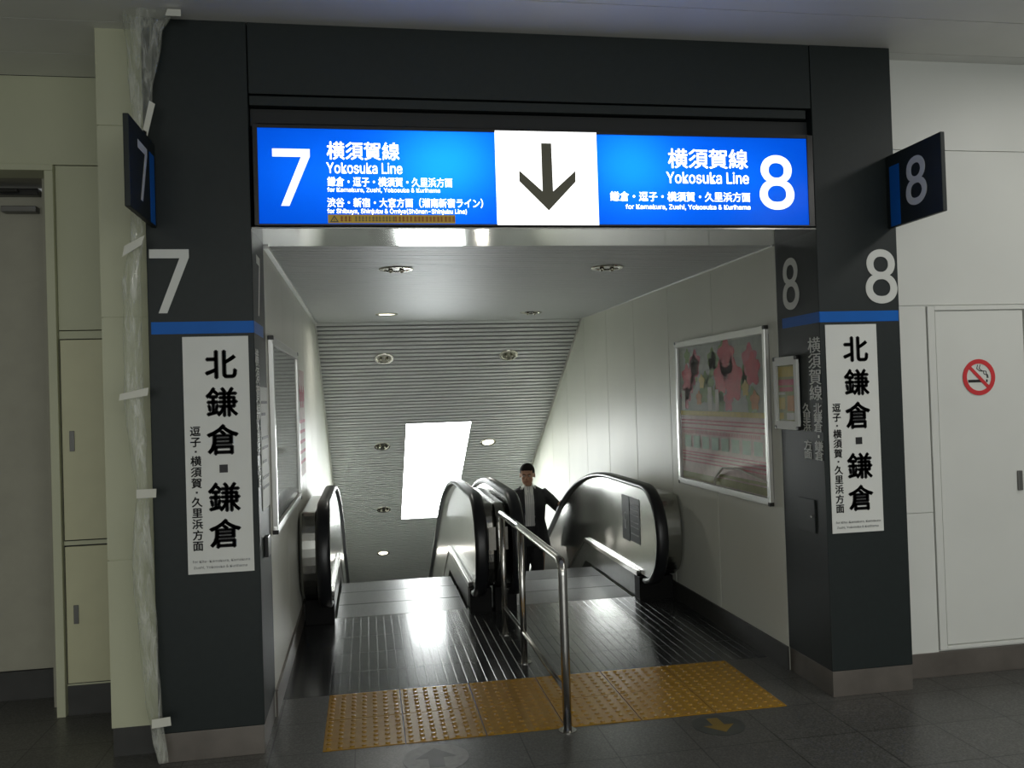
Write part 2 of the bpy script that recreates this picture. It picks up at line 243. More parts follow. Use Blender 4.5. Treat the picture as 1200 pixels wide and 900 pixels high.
# --- lettering: glyph outlines as flat solid letters on a plane
_GL = {}
GLYPHS = {' ':[188,[]],'&':[448,[[197,-7,173,-6,150,-2,129,4,110,12,93,22,78,34,65,47,54,62,45,78,39,96,35,114,34,133,35,149,37,163,42,177,47,189,55,201,63,213,73,224,85,235,97,245,111,256,125,267,140,279,216,335,221,339,226,343,231,347,237,352,242,357,246,363,251,369,255,375,258,382,260,389,261,397,262,405,261,417,258,427,253,437,245,445,237,452,226,457,215,460,201,461,192,460,184,459,176,456,168,453,161,449,155,444,150,438,145,431,142,424,139,416,137,408,137,399,137,389,139,380,142,372,145,363,150,355,155,346,162,337,169,327,176,317,185,307,194,296,204,284,438,0,364,0,171,231,121,293,111,306,102,319,94,331,87,344,82,357,78,370,76,384,75,398,76,415,79,430,84,445,91,458,99,470,109,481,121,491,134,499,149,505,165,510,182,513,200,513,218,513,235,510,251,505,266,499,279,491,290,482,300,471,308,459,315,447,320,433,323,419,324,404,323,393,322,382,319,372,315,362,310,352,305,342,299,333,291,325,283,317,275,308,266,301,256,293,154,217,140,206,128,195,118,185,110,174,104,164,100,154,98,143,97,131,98,119,100,108,104,97,109,87,116,78,124,70,133,63,143,57,154,53,166,49,179,47,193,46,208,47,223,50,237,54,251,59,265,66,278,75,290,84,301,95,312,108,321,121,329,136,336,151,342,168,346,186,348,205,349,224,408,224,407,201,405,180,401,161,397,144,391,128,385,115,378,103,371,92,364,83,357,75,351,68,345,62,333,47,320,34,305,23,289,14,271,7,252,1,234,-3,215,-6]]],'(':[273,[[89,207,90,235,92,264,96,293,101,324,107,354,114,384,122,413,132,441,142,468,153,494,164,517,177,539,236,539,223,512,212,485,201,457,191,428,182,399,174,370,167,342,161,313,157,285,154,258,152,232,151,207,152,184,154,161,156,138,160,115,165,91,172,67,179,42,188,16,198,-10,209,-38,222,-66,236,-96,177,-96,156,-59,139,-21,124,16,111,55,102,93,95,131,90,169]]],')':[273,[[37,-96,52,-66,64,-37,76,-9,86,18,95,44,102,69,108,93,113,116,117,139,120,162,121,184,122,207,121,232,119,258,116,285,112,313,106,342,99,370,91,399,82,428,73,457,62,485,50,512,37,539,97,539,109,517,121,494,131,468,142,441,151,413,159,384,167,354,173,323,178,293,181,264,183,235,184,207,183,168,178,130,171,92,161,53,149,15,134,-22,117,-59,97,-96]]],',':[188,[[38,-119,68,71,137,71,84,-119]]],'-':[453,[[337,244,337,188,114,188,114,244]]],'7':[453,[[97,0,323,448,323,452,62,452,62,509,391,509,391,449,165,0]]],'8':[453,[[226,-7,201,-6,178,-2,156,3,136,11,117,21,101,33,86,47,74,62,64,78,57,96,53,115,52,135,53,151,55,166,59,181,65,195,72,208,81,220,90,231,101,241,113,249,125,256,139,261,153,265,153,267,135,273,119,282,105,293,93,308,83,324,76,342,72,360,70,380,72,399,75,417,82,434,90,450,101,464,114,477,129,488,146,498,164,506,184,511,204,514,226,516,248,514,269,511,288,506,306,498,323,488,337,477,350,464,361,450,370,434,377,417,380,399,382,380,380,361,376,342,369,324,359,308,347,293,333,282,318,273,300,267,300,265,314,261,327,256,339,249,351,241,362,231,372,220,380,208,387,195,393,181,397,166,400,151,401,135,399,115,395,96,388,78,378,62,366,47,352,33,335,21,317,11,296,3,275,-2,251,-6],[226,49,243,50,258,52,272,55,285,60,296,66,307,74,315,82,323,91,329,102,333,113,336,126,337,139,336,152,333,165,329,177,322,189,314,199,305,208,295,216,283,223,270,228,256,232,242,234,226,235,211,234,196,232,182,228,169,223,157,216,147,208,138,199,130,189,123,177,119,165,116,152,115,139,116,126,119,113,123,102,129,91,136,82,145,74,156,66,167,60,180,55,195,52,210,50],[226,290,239,290,252,292,263,296,274,300,284,306,293,313,300,321,307,330,312,341,316,351,318,363,319,376,318,388,316,399,313,410,308,420,301,429,294,437,285,444,275,449,264,454,252,457,240,459,226,460,213,459,200,457,188,454,177,449,167,444,159,437,151,429,145,420,139,410,136,399,134,388,133,376,134,363,136,351,139,341,145,330,151,321,159,313,168,306,178,300,189,296,201,292,213,290]]],'K':[467,[[104,145,104,216,113,228,122,239,130,250,139,261,148,272,157,282,165,293,174,303,184,314,193,324,202,334,212,344,364,509,448,509,231,276,228,276],[60,0,60,509,125,509,125,334,124,225,125,193,125,0],[372,0,188,259,228,309,449,0]]],'L':[393,[[60,0,60,509,125,509,125,57,361,57,361,0]]],'S':[447,[[224,-9,197,-8,172,-4,149,1,128,9,108,19,91,31,76,45,64,60,54,77,46,96,41,115,38,137,104,137,107,123,110,110,116,98,123,88,132,79,142,71,154,64,166,59,180,55,194,52,209,50,224,49,241,50,257,52,272,55,286,60,299,66,311,74,321,82,329,92,336,102,341,114,345,126,346,139,345,151,342,161,338,171,332,179,325,186,316,193,307,199,296,205,284,209,272,214,259,218,245,222,184,239,154,249,128,260,105,274,86,289,71,307,60,326,54,348,52,372,53,393,58,413,65,431,75,448,87,463,102,476,119,488,138,498,158,506,180,511,203,514,227,516,252,514,275,511,296,505,316,498,334,488,351,476,365,463,377,449,387,433,394,415,399,397,401,378,337,378,334,396,326,412,316,426,302,437,286,447,267,453,247,457,225,459,209,458,194,456,180,452,167,448,156,442,145,435,136,427,129,418,123,409,118,398,116,387,115,376,116,363,119,352,124,342,131,334,139,326,148,319,158,313,169,308,180,304,191,300,202,296,212,293,264,279,276,276,287,272,299,268,312,264,324,258,336,252,347,245,359,238,369,229,379,220,387,209,395,198,401,185,405,171,407,155,408,139,407,118,403,99,396,81,386,64,374,48,360,34,343,21,323,11,302,2,278,-4,252,-8]]],'Y':[472,[[203,0,203,208,16,509,91,509,192,344,200,331,208,318,215,305,222,292,229,279,236,264,243,248,250,230,224,230,231,248,237,265,244,280,251,293,258,306,265,318,273,331,280,344,381,509,455,509,268,208,268,0]]],'Z':[438,[[42,0,42,46,273,385,281,396,289,408,298,419,306,431,315,442,323,453,332,464,341,476,348,454,332,454,317,453,301,453,285,452,270,452,254,452,238,452,223,452,40,452,40,509,397,509,397,462,169,129,160,117,152,105,143,93,134,81,97,33,90,54,106,55,121,56,137,56,152,57,168,57,183,57,199,57,214,57,399,57,399,0]]],'a':[389,[[160,-9,142,-8,126,-5,110,-1,94,5,80,12,68,22,57,32,48,45,40,58,35,73,31,90,30,108,31,123,34,138,38,150,43,161,50,171,58,179,67,187,78,193,89,199,100,203,112,207,125,211,138,213,152,216,165,218,178,220,234,227,244,228,252,230,259,232,265,235,270,238,273,243,275,248,276,255,276,257,275,268,273,279,271,288,267,297,262,304,256,311,248,317,240,322,230,326,220,329,208,330,196,331,183,330,171,329,159,326,149,322,140,318,132,313,124,307,118,301,112,294,107,288,103,281,100,274,41,291,48,308,57,322,67,335,79,346,91,355,104,364,118,370,133,375,148,379,163,382,179,384,194,384,204,384,215,383,227,382,239,379,251,376,263,372,275,367,286,360,296,353,306,343,315,333,322,320,329,306,333,290,336,272,337,251,337,0,277,0,277,52,272,52,269,45,264,38,258,32,252,25,244,18,236,12,226,6,215,1,203,-3,190,-6,176,-8],[170,45,187,46,202,49,216,53,228,59,239,66,248,74,257,83,263,93,269,104,272,115,275,126,276,138,276,190,273,188,270,186,265,184,259,182,253,180,246,179,239,177,231,176,200,171,175,168,165,166,154,164,144,162,134,159,125,155,117,150,110,145,103,139,98,132,95,124,93,115,92,105,92,95,94,87,98,79,102,72,107,66,114,61,121,56,130,52,139,49,149,47,159,46]]],'b':[424,[[229,-8,213,-7,198,-5,184,-1,172,4,162,10,153,17,145,24,138,31,132,39,127,46,122,53,118,59,112,59,112,0,53,0,53,509,114,509,114,319,118,319,122,325,127,331,132,338,137,346,144,353,152,360,161,367,171,373,183,378,197,381,212,384,229,384,252,383,274,378,294,371,313,361,330,347,345,332,359,313,370,293,379,270,385,245,389,218,390,189,389,160,385,133,379,108,370,84,359,64,346,45,330,29,313,16,294,5,274,-2,252,-7],[220,47,237,48,253,51,267,57,279,66,291,76,301,88,309,101,316,117,321,133,325,151,327,170,328,189,327,209,325,227,321,245,316,261,309,276,301,290,291,301,280,311,267,319,253,325,237,329,220,330,203,329,188,325,174,320,161,312,150,302,140,291,132,278,125,263,120,247,116,229,113,210,113,189,113,169,116,150,120,132,125,115,132,100,140,86,150,75,162,65,174,57,188,51,204,48]]],'e':[404,[[212,-8,185,-7,161,-2,138,6,117,16,98,30,82,46,68,64,56,85,46,108,40,132,35,159,34,187,35,215,39,242,46,267,55,290,67,311,81,329,97,346,115,359,135,370,157,378,180,383,205,384,221,384,236,382,251,379,266,374,280,368,294,361,307,351,319,341,331,329,341,315,350,299,357,282,363,263,368,242,370,219,371,194,371,169,75,169,75,221,338,221,310,202,309,220,307,237,303,254,298,269,291,282,283,294,273,305,263,314,250,321,237,326,222,329,205,330,189,329,173,326,159,321,146,313,135,304,125,294,116,282,109,270,103,256,99,241,97,226,96,211,96,178,97,157,100,139,104,122,110,106,118,92,128,80,139,70,151,61,165,55,179,50,195,47,212,46,224,47,234,48,244,50,254,53,263,56,271,61,278,66,285,73,292,80,297,88,302,96,306,105,365,91,360,77,353,63,345,51,335,39,324,29,311,19,298,11,283,4,266,-1,249,-5,231,-7]]],'f':[254,[[228,379,228,327,6,327,6,379],[81,0,81,432,82,447,84,461,89,474,96,486,104,496,113,505,124,513,135,519,148,524,161,527,174,529,187,530,197,530,207,529,215,528,222,527,229,525,234,524,239,522,243,521,227,468,215,472,211,473,206,473,200,474,195,474,182,473,171,470,162,466,154,460,149,452,145,443,142,431,142,419,142,0]]],'h':[410,[[114,227,114,0,53,0,53,509,114,509,114,287,102,287,112,312,124,332,137,349,152,362,169,372,187,379,207,383,227,384,246,383,264,380,280,376,295,369,309,360,321,349,332,336,341,321,348,304,353,285,356,264,357,240,357,0,296,0,296,235,295,256,290,275,283,291,273,304,260,315,246,323,229,328,210,329,197,328,184,326,172,322,161,317,150,311,141,303,133,293,126,283,121,271,117,257,114,243]]],'i':[167,[[53,0,53,379,114,379,114,0],[84,443,75,444,67,446,60,449,54,455,48,461,44,468,42,475,41,483,42,491,44,499,48,506,54,512,60,517,67,521,75,523,84,524,92,523,100,521,107,517,114,512,119,506,123,499,126,491,126,483,126,475,123,468,119,461,114,455,107,449,100,446,92,444]]],'j':[167,[[53,379,114,379,114,-30,113,-47,111,-63,107,-77,102,-90,95,-102,86,-113,76,-122,65,-129,52,-135,37,-139,21,-142,4,-143,-10,-143,-10,-87,2,-87,14,-86,25,-83,34,-78,40,-72,46,-64,50,-54,52,-42,53,-29],[83,443,75,444,67,446,60,449,53,455,48,461,44,468,42,475,41,483,42,491,44,499,48,506,53,512,60,517,67,521,75,523,83,524,92,523,100,521,107,517,114,512,119,506,123,499,125,491,126,483,125,475,123,468,119,461,114,455,107,449,100,446,92,444]]],'k':[381,[[110,137,110,212,121,212,284,379,360,379,184,199,177,199],[53,0,53,509,114,509,114,0],[294,0,148,186,191,229,372,0]]],'m':[610,[[53,0,53,379,112,379,112,295,108,295,112,310,118,323,125,335,132,346,141,355,151,363,161,370,172,376,183,380,195,384,207,386,219,386,239,385,257,380,273,372,287,361,299,347,309,331,316,314,321,295,312,295,317,308,322,321,329,332,337,343,347,353,357,361,368,369,381,375,394,380,407,383,422,385,437,386,453,385,468,383,483,378,497,372,510,364,522,354,532,342,541,328,548,313,553,296,556,276,557,255,557,0,496,0,496,254,494,273,490,289,483,302,473,313,460,321,447,326,433,329,419,330,406,330,395,328,384,324,374,320,365,314,358,307,351,299,345,290,341,280,338,270,336,259,335,247,335,0,274,0,274,260,273,275,269,288,262,301,253,311,242,320,229,326,215,329,199,330,188,330,178,328,168,325,158,320,148,314,140,307,132,299,126,289,121,278,117,266,114,253,114,238,114,0]]],'n':[410,[[114,227,114,0,53,0,53,379,112,379,112,287,102,287,112,312,124,332,137,349,152,362,169,372,187,379,207,383,227,384,246,383,264,380,280,376,295,369,309,360,321,349,332,336,341,321,348,304,353,285,356,264,357,240,357,0,296,0,296,235,295,256,290,275,283,291,273,304,260,315,246,323,229,328,210,329,197,328,184,326,172,322,161,317,150,311,141,303,133,293,126,283,121,271,117,257,114,243]]],'o':[415,[[207,-8,182,-7,159,-2,137,6,117,16,98,30,82,46,68,64,56,85,46,108,40,133,36,159,34,187,36,216,40,243,46,268,56,291,68,312,82,330,98,346,117,360,137,371,159,378,182,383,207,384,233,383,256,378,278,371,299,360,317,346,333,330,347,312,359,291,369,268,376,243,380,216,381,187,380,159,376,133,369,108,359,85,347,64,333,46,317,30,299,16,278,6,256,-2,233,-7],[207,46,226,48,242,51,257,57,270,66,282,76,292,89,300,102,307,117,312,134,316,151,318,169,319,187,318,206,316,224,312,242,307,258,300,274,292,287,282,300,270,310,257,319,242,325,226,329,207,330,189,329,173,325,158,319,145,310,134,300,124,287,115,274,108,258,103,242,99,224,97,206,96,187,97,169,99,151,103,134,108,117,115,102,124,89,134,76,145,66,158,57,173,51,189,48]]],'r':[259,[[53,0,53,379,112,379,112,321,115,321,122,335,130,347,140,358,152,367,166,375,181,380,196,384,213,385,229,384,243,384,243,322,230,324,224,325,219,325,213,326,207,326,194,325,182,323,170,319,159,315,149,309,140,301,132,293,126,284,121,273,117,262,114,250,114,237,114,0]]],'s':[365,[[182,-8,163,-7,145,-5,128,-2,112,3,98,10,84,18,72,27,62,38,53,50,45,63,40,78,36,94,94,107,99,92,105,79,114,69,124,60,136,54,150,49,165,46,181,45,200,46,217,50,232,55,244,62,255,71,262,81,267,91,268,103,267,112,265,121,260,129,254,136,246,142,237,147,225,151,212,155,149,170,125,177,104,186,87,196,72,208,61,222,53,237,48,255,47,274,48,290,51,305,57,319,65,332,75,343,87,354,100,363,115,370,131,377,149,381,167,384,187,384,206,384,223,381,239,378,254,372,267,366,279,358,290,349,299,339,307,328,314,316,319,303,324,290,268,277,264,288,258,298,251,307,243,316,232,323,219,328,205,331,187,333,171,332,156,329,143,324,131,317,121,308,114,299,110,289,109,277,110,267,112,258,117,250,124,243,133,237,144,232,157,227,172,223,229,209,254,202,275,194,292,183,306,171,317,158,325,142,330,125,331,107,330,90,326,75,321,61,312,47,302,35,290,24,276,15,260,6,242,0,223,-5,203,-7]]],'t':[227,[[204,379,204,327,6,327,6,379],[65,471,126,471,126,98,127,86,128,76,132,68,136,61,142,56,150,53,159,51,170,50,185,51,202,54,213,2,208,0,203,-1,198,-2,192,-3,186,-3,180,-4,174,-4,168,-4,145,-3,125,2,107,10,92,21,80,35,72,52,67,71,65,93]]],'u':[410,[[182,-5,164,-4,146,-1,130,4,115,11,101,20,89,31,78,44,69,59,62,76,57,95,54,116,53,139,53,379,114,379,114,144,115,123,119,105,127,89,137,75,150,64,164,56,181,52,200,50,213,51,226,53,238,57,249,62,259,69,268,77,276,86,283,97,289,109,293,122,295,137,296,153,296,379,357,379,357,0,298,0,298,92,307,92,297,67,286,47,272,30,257,17,240,7,222,0,203,-4]]],'w':[567,[[138,0,23,379,87,379,133,214,138,196,143,177,149,157,154,137,159,115,165,91,170,67,175,41,165,41,170,66,175,90,180,113,186,135,191,156,196,176,201,195,206,214,252,379,316,379,362,214,366,196,371,176,376,157,382,136,387,114,392,91,397,67,402,41,391,41,397,66,402,90,408,113,413,135,418,156,423,176,429,195,434,214,480,379,545,379,429,0,368,0,319,172,305,225,301,239,297,252,294,266,291,280,277,338,291,338,277,280,263,225,259,211,255,198,252,185,248,172,199,0]]],'y':[389,[[47,-139,61,-86,71,-87,80,-89,88,-90,96,-90,104,-89,111,-87,118,-84,124,-80,130,-74,136,-67,141,-58,146,-48,151,-36,163,-1,17,379,84,379,165,155,171,138,177,121,182,104,187,87,191,70,196,53,201,37,206,21,184,21,188,37,193,53,198,70,202,87,207,104,212,121,218,138,224,155,305,379,371,379,204,-58,198,-72,191,-85,184,-97,177,-107,168,-116,159,-124,150,-130,139,-136,128,-140,117,-143,104,-145,91,-145,84,-145,77,-145,71,-144,65,-143,59,-142,54,-141,51,-140]]],'Ō':[533,[[267,-7,235,-5,205,1,177,11,150,25,126,42,105,63,86,88,70,115,57,146,48,179,42,215,40,254,42,293,48,329,57,362,70,393,86,421,105,445,126,466,150,484,177,498,205,508,235,514,267,516,299,514,329,508,357,498,384,484,408,466,429,445,448,421,464,393,477,362,486,329,491,293,493,254,491,215,486,179,477,146,464,115,448,88,429,63,408,42,384,25,357,11,329,1,299,-5],[267,53,289,54,310,59,330,66,349,76,367,89,383,105,396,123,408,144,418,168,425,194,429,223,430,254,429,286,425,314,418,341,408,365,396,386,383,404,367,420,349,433,330,443,310,450,289,454,267,456,245,454,223,450,203,443,184,433,167,420,151,404,137,385,125,364,116,340,109,314,105,285,103,254,105,223,109,194,116,168,125,144,137,123,151,105,167,89,184,76,203,66,223,59,245,54],[362,636,362,587,172,587,172,636]]],'ō':[415,[[207,-8,182,-7,159,-2,137,6,117,16,98,30,82,46,68,64,56,85,46,108,40,133,36,159,34,187,36,216,40,243,46,268,56,291,68,312,82,330,98,346,117,360,137,371,159,378,182,383,207,384,233,383,256,378,278,371,299,360,317,346,333,330,347,312,359,291,369,268,376,243,380,216,381,187,380,159,376,133,369,108,359,85,347,64,333,46,317,30,299,16,278,6,256,-2,233,-7],[207,46,226,48,242,51,257,57,270,66,282,76,292,89,300,102,307,117,312,134,316,151,318,169,319,187,318,206,316,224,312,242,307,258,300,274,292,287,282,300,270,310,257,319,242,325,226,329,207,330,189,329,173,325,158,319,145,310,134,300,124,287,115,274,108,258,103,242,99,224,97,206,96,187,97,169,99,151,103,134,108,117,115,102,124,89,134,76,145,66,158,57,173,51,189,48],[302,506,302,458,113,458,113,506]]]}
def latin(body, bold):
    """plain sans lettering from stored outlines (thousandths of the letter height): advance, closed contours"""
    c = bpy.data.curves.new('t', 'CURVE'); c.dimensions = '2D'; c.fill_mode = 'FRONT'; c.offset = bold; x = 0
    for ch in body:
        adv, cons = GLYPHS[ch]
        for q in cons:
            sp = c.splines.new('POLY'); n = len(q)//2; sp.points.add(n-1); sp.use_cyclic_u = True
            for i in range(n): sp.points[i].co = (x+q[2*i]/1000, q[2*i+1]/1000, 0, 1)
        x += adv/1000
    return c
def glyph(body, bold=0.0):
    k = (body, bold)
    if k not in _GL and bold:                      # heavier strokes: the outline struck four times, a little apart
        vs, fs = glyph(body); V_ = []; F_ = []
        for dx, dy in ((-bold, 0), (bold, 0), (0, bold), (0, -bold), (0, 0)) if len(body) > 1 or ord(body[0]) > 255 else ():
            n = len(V_); V_ += [(x+dx, y+dy) for x, y in vs]; F_ += [tuple(i+n for i in f) for f in fs]
        if V_: _GL[k] = (V_, F_)
    if k not in _GL:
        if all(ch in GLYPHS for ch in body): c = latin(body, bold)
        else: c = bpy.data.curves.new('t', 'FONT'); c.body = body; c.resolution_u = 3; c.fill_mode = 'FRONT'
        o = bpy.data.objects.new('t', c); COL.objects.link(o)
        dg = bpy.context.evaluated_depsgraph_get(); ev = o.evaluated_get(dg); me = ev.to_mesh()
        vs = [(v.co.x, v.co.y) for v in me.vertices]; fs = [tuple(p.vertices) for p in me.polygons]; ev.to_mesh_clear()
        bpy.data.objects.remove(o); bpy.data.curves.remove(c); _GL[k] = (vs, fs)
    return _GL[k]
class Plane:                                       # face of a thing: origin + u*right + v*up, n outward
    def __init__(s, o, u, n): s.o = Vector(o); s.u = Vector(u); s.w = Vector((0, 0, 1)); s.n = Vector(n)
    def P(s, a, b, d=0): return s.o+s.u*a+s.w*b+s.n*d
def put(mb, pl, flat, d=.001, th=.0012):           # flat = (verts, faces) already in plane units; thickened
    vs, fs = flat; n = len(vs)
    mb.add([pl.P(a, b, d+th) for a, b in vs], fs)
    cnt = {}
    for f in fs:
        for i in range(len(f)):
            e = (f[i], f[(i+1) % len(f)]); cnt[e] = cnt.get(e, 0)+1
    back = [pl.P(a, b, d) for a, b in vs]; front = [pl.P(a, b, d+th) for a, b in vs]
    side = [(e[0], e[1], n+e[1], n+e[0]) for e in cnt if (e[1], e[0]) not in cnt]
    mb.add(front+back, side)
def fit(body, x0, x1, z0, z1, bold=.0):
    vs, fs = glyph(body, bold); xs = [v[0] for v in vs]; ys = [v[1] for v in vs]
    a, b, c, d = min(xs), max(xs), min(ys), max(ys)
    return [(x0+(x-a)/(b-a)*(x1-x0), z0+(y-c)/(d-c)*(z1-z0)) for x, y in vs], fs
def cell(body, cx, cz, size, bold=.02):            # one ideograph in a square cell
    vs, fs = glyph(body, bold); xs = [v[0] for v in vs]; ys = [v[1] for v in vs]
    a, b, c, d = min(xs), max(xs), min(ys), max(ys); k = size/.93
    return [(cx+(x-(a+b)/2)*k, cz+(y-(c+d)/2)*k) for x, y in vs], fs
def rect(x0, x1, z0, z1): return [(x0, z0), (x1, z0), (x1, z1), (x0, z1)], [(0, 1, 2, 3)]
def poly(p): return list(p), [tuple(range(len(p)))]
def putb(mb, pl, flat, b, d=.001):                 # the same, with strokes thickened by b
    for k, (dx, dy) in enumerate(((0, 0), (b, 0), (-b, 0), (0, b), (0, -b), (b*.7, b*.7), (-b*.7, b*.7), (b*.7, -b*.7), (-b*.7, -b*.7))):
        put(mb, pl, ([(x+dx, y+dy) for x, y in flat[0]], flat[1]), d+.0002*k)
def circ(cx, cz, r, n=40): return poly([(cx+r*math.cos(2*math.pi*i/n), cz+r*math.sin(2*math.pi*i/n)) for i in range(n)])
def ring(cx, cz, r0, r1, n=48):
    vs = []
    for i in range(n):
        a = 2*math.pi*i/n; vs += [(cx+r0*math.cos(a), cz+r0*math.sin(a)), (cx+r1*math.cos(a), cz+r1*math.sin(a))]
    return vs, [(2*i, 2*i+1, (2*i+3) % (2*n), (2*i+2) % (2*n)) for i in range(n)]

# ------------------------------------------------------------------ dimensions
XL, XR, XRo, XLo = -.525, 2.433, 2.911, -1.009
H, HB, HC, YS, YC = 3.539, .138, 2.53, 5.104, .48
TAN = math.tan(math.radians(30))
YEND = 13.2
# ------------------------------------------------------------------ the concourse shell
fl = MB().box(-7, 8, -12, -.0505, -.05, 0).box(-7, XL, -.0505, 1.6, -.05, 0).box(XR, 8, -.0505, .5, -.05, 0)
fl.box(XL, -.258, -.0505, .751, -.05, 0).box(2.142, XR, -.0505, .751, -.05, 0)
fl.box(-.258, 2.142, -.0505, .751, -.05, -.004)
struct(fl, 'floor', 'granite')
g = MB(); pitch = .4/7                              # ribbed tiles of the passage: seven ribs to a tile
x = -.258+.0005
g.box(XL, XR, .752, 2.52, -.05, -.0016)
g.box(XL, -.262, .752, 2.52, -.0017, 0); g.box(2.372, XR, .752, 2.52, -.0017, 0)
ys = [.752, 1.152, 1.552, 1.952, 2.352, 2.52]
while x < 2.36:
    x1 = x+pitch-.004
    for a, b in zip(ys, ys[1:]):
        b -= .003
        g.add([(x, a, -.0017), (x1, a, -.0017), (x1, b, -.0017), (x, b, -.0017), (x+.0018, a+.001, 0), (x1-.0018, a+.001, 0), (x1-.0018, b-.001, 0), (x+.0018, b-.001, 0)],
              [(4, 5, 6, 7), (0, 1, 5, 4), (1, 2, 6, 5), (2, 3, 7, 6), (3, 0, 4, 7)])
    x += pitch
struct(g, 'floor_passage', 'grooved')
ce = MB(); y = .06
while y > -12:
    ce.box(-7, 8, y-.415, y-.004, H, H+.03); y -= .419
ce.box(-7, 2.9, .062, .47, H, H+.03); ce.box(2.903, 8, .062, .33, H, H+.03); ce.box(-7, -1.2, .476, .80, H, H+.03)
struct(ce, 'ceiling', 'ceiling'); struct(MB().box(-7, 8, -12, 1.6, H+.031, H+.06), 'ceiling_backing', 'gap')
# right wall: three courses of panels, access door, skirting
w = MB(); y0, y1 = .16, .32
w.box(2.915, 8, y0, y1, 3.024, H).box(2.915, 8, y0, y1, 2.126, 3.019)
w.box(2.915, 3.185, y0, y1, .939, 2.121).box(2.915, 3.185, y0, y1, HB, .934).box(3.86, 8, y0, y1, HB, 2.121)
w.box(3.185, 3.86, y0+.05, y1, 0, 2.13).box(2.915, 8, y0+.012, y1, HB, H)
struct(w, 'wall_right', 'white_wall')
struct(MB().box(2.912, 8, .152, .30, 0, HB), 'baseboard_right', 'plinth', bevel=.002)
d = thing('door_1', (3.52, .16, .17), None, None); d['kind'] = 'structure'
MB().box(3.243, 3.812, .158, .185, .176, 2.088).build('leaf', 'white_wall', d, .002)
fr = MB().box(3.190, 3.235, .150, .21, .15, 2.118).box(3.82, 3.856, .150, .21, .15, 2.118).box(3.2355, 3.8195, .150, .21, 2.094, 2.118).box(3.2355, 3.8195, .150, .21, .15, .170)
fr.build('frame', 'white_wall', d, .002)
MB().box(3.732, 3.762, .145, .1575, 1.035, 1.15).build('handle', 'grey_handle', d, .003)
MB().box(3.23, 3.825, .186, .19, .16, 2.10).build('gap', 'gap', d)
# left: cream pillar, recessed bay with two service cabinets, dark doorway
w = MB()
for a, b in ((HB, .943), (.949, 2.119), (2.125, 3.058), (3.064, H)): w.box(-1.255, -1.012, .14, .80, a, b)
w.box(-1.25, -1.02, .146, .79, HB, H)
struct(w, 'wall_left', 'cream_wall')
struct(MB().box(-1.25, -1.012, .145, .78, 0, HB), 'baseboard_left', 'dark_base')
w = MB().box(-1.668, -1.2, .81, .95, 2.124, 3.040).box(-7, -1.2, .81, .95, 3.046, H)
w.box(-1.668, -1.2, .81, .95, .0, 2.118)
struct(w, 'wall_back', 'cream_wall'); struct(MB().box(-1.664, -1.2, .80, .809, 0, .16), 'baseboard_back', 'dark_base')
struct(MB().box(-1.715, -1.670, .775, .96, 0, 3.006).box(-2.9, -1.670, .775, .96, 3.0065, 3.040), 'trim_1', 'cream_wall', bevel=.003)
struct(MB().box(-1.79, -1.70, .961, 1.30, 0, 3.04).box(-2.9, -1.79, .961, 1.2, 3.007, 3.04), 'wall_recess', 'brown_door')
d = thing('door_2', (-2.3, 1.2, 0), None, None); d['kind'] = 'structure'
MB().box(-2.9, -1.80, 1.16, 1.20, .17, 2.98).build('leaf', 'brown_door', d)
MB().box(-2.9, -1.80, 1.15, 1.20, .0, .165).build('kick_plate', 'dark_base', d)
MB().box(-2.5, -1.86, 1.10, 1.16, 2.945, 2.985).box(-2.5, -1.96, 1.06, 1.10, 2.955, 2.972).build('closer_arm', 'black_metal', d, .004)
MB().box(-2.06, -1.87, 1.09, 1.158, 2.845, 2.880).build('closer_body', 'grey_handle', d, .004)
for nm, a, b, hz, lab in (('upper', .962, 2.068, (1.451, 1.564), 'tall cream service cabinet door, the upper of two by the dark doorway'),
                          ('lower', .176, .925, (.501, .604), 'short cream service cabinet door near the floor, below the tall one')):
    c = thing('service_cabinet', (-1.44, .80, a), lab, 'cabinet', 'service cabinets by the doorway')
    MB().box(-1.660, -1.22, .796, .8085, a, b).build('door', 'cabinet', c, .002)
    k = MB().box(-1.622, -1.596, .789, .7955, hz[0], hz[1]).build('handle', 'grey_handle', c, .002)
    MB().box(-1.667, -1.215, .8088, .8098, a-.007, b+.007).build('rebate', 'gap', c)

# ------------------------------------------------------------------ the passage
def panels(mb, xa, xb, ya, seams):
    for a, b in zip(seams, seams[1:]):
        zb = 0 if b < 3.5 else -7
        zt = HC+.02 if b <= YS+.2 else HC-(a-YS)*TAN+.25
        mb.box(xa, xb, a+.0045, b-.0045, zb, zt)
seams = [YC, 1.454, 2.348, 3.255, 4.16, 5.065]+[5.97+.905*i for i in range(9)]
w = MB(); panels(w, XR, XR+.03, YC, seams); struct(w, 'wall_passage_right', 'corridor_wall', bevel=.002)
w = MB(); panels(w, XL-.03, XL, YC, seams); struct(w, 'wall_passage_left', 'corridor_wall', bevel=.002)
struct(MB().box(XR+.03, XR+.06, YC, YEND, -7, H).box(XL-.06, XL-.03, YC, YEND, -7, H), 'wall_passage_backing', 'gap')
struct(MB().box(XR-.012, XR-.0005, YC, 3.4, 0, HB), 'baseboard_passage_right', 'dark_base')
struct(MB().box(XL+.0005, XL+.012, YC, 3.4, 0, HB).box(XL+.0005, XL+.014, YC, 3.4, HB, HB+.008), 'baseboard_passage_left', 'plinth')
sk = (.512, 1.385, 7.135, 9.99)
s = MB(); P_ = .08
y = YC+.01
while y < YS-.03:
    s.box(XL+.03, XR-.02, y, min(y+.066, YS-.004), HC, HC+.012); y += P_
struct(s, 'ceiling_passage', 'slat', bevel=.002)
struct(MB().box(XL, XR, YC, YS+.06, HC+.02, HC+.04), 'ceiling_passage_backing', 'gap')
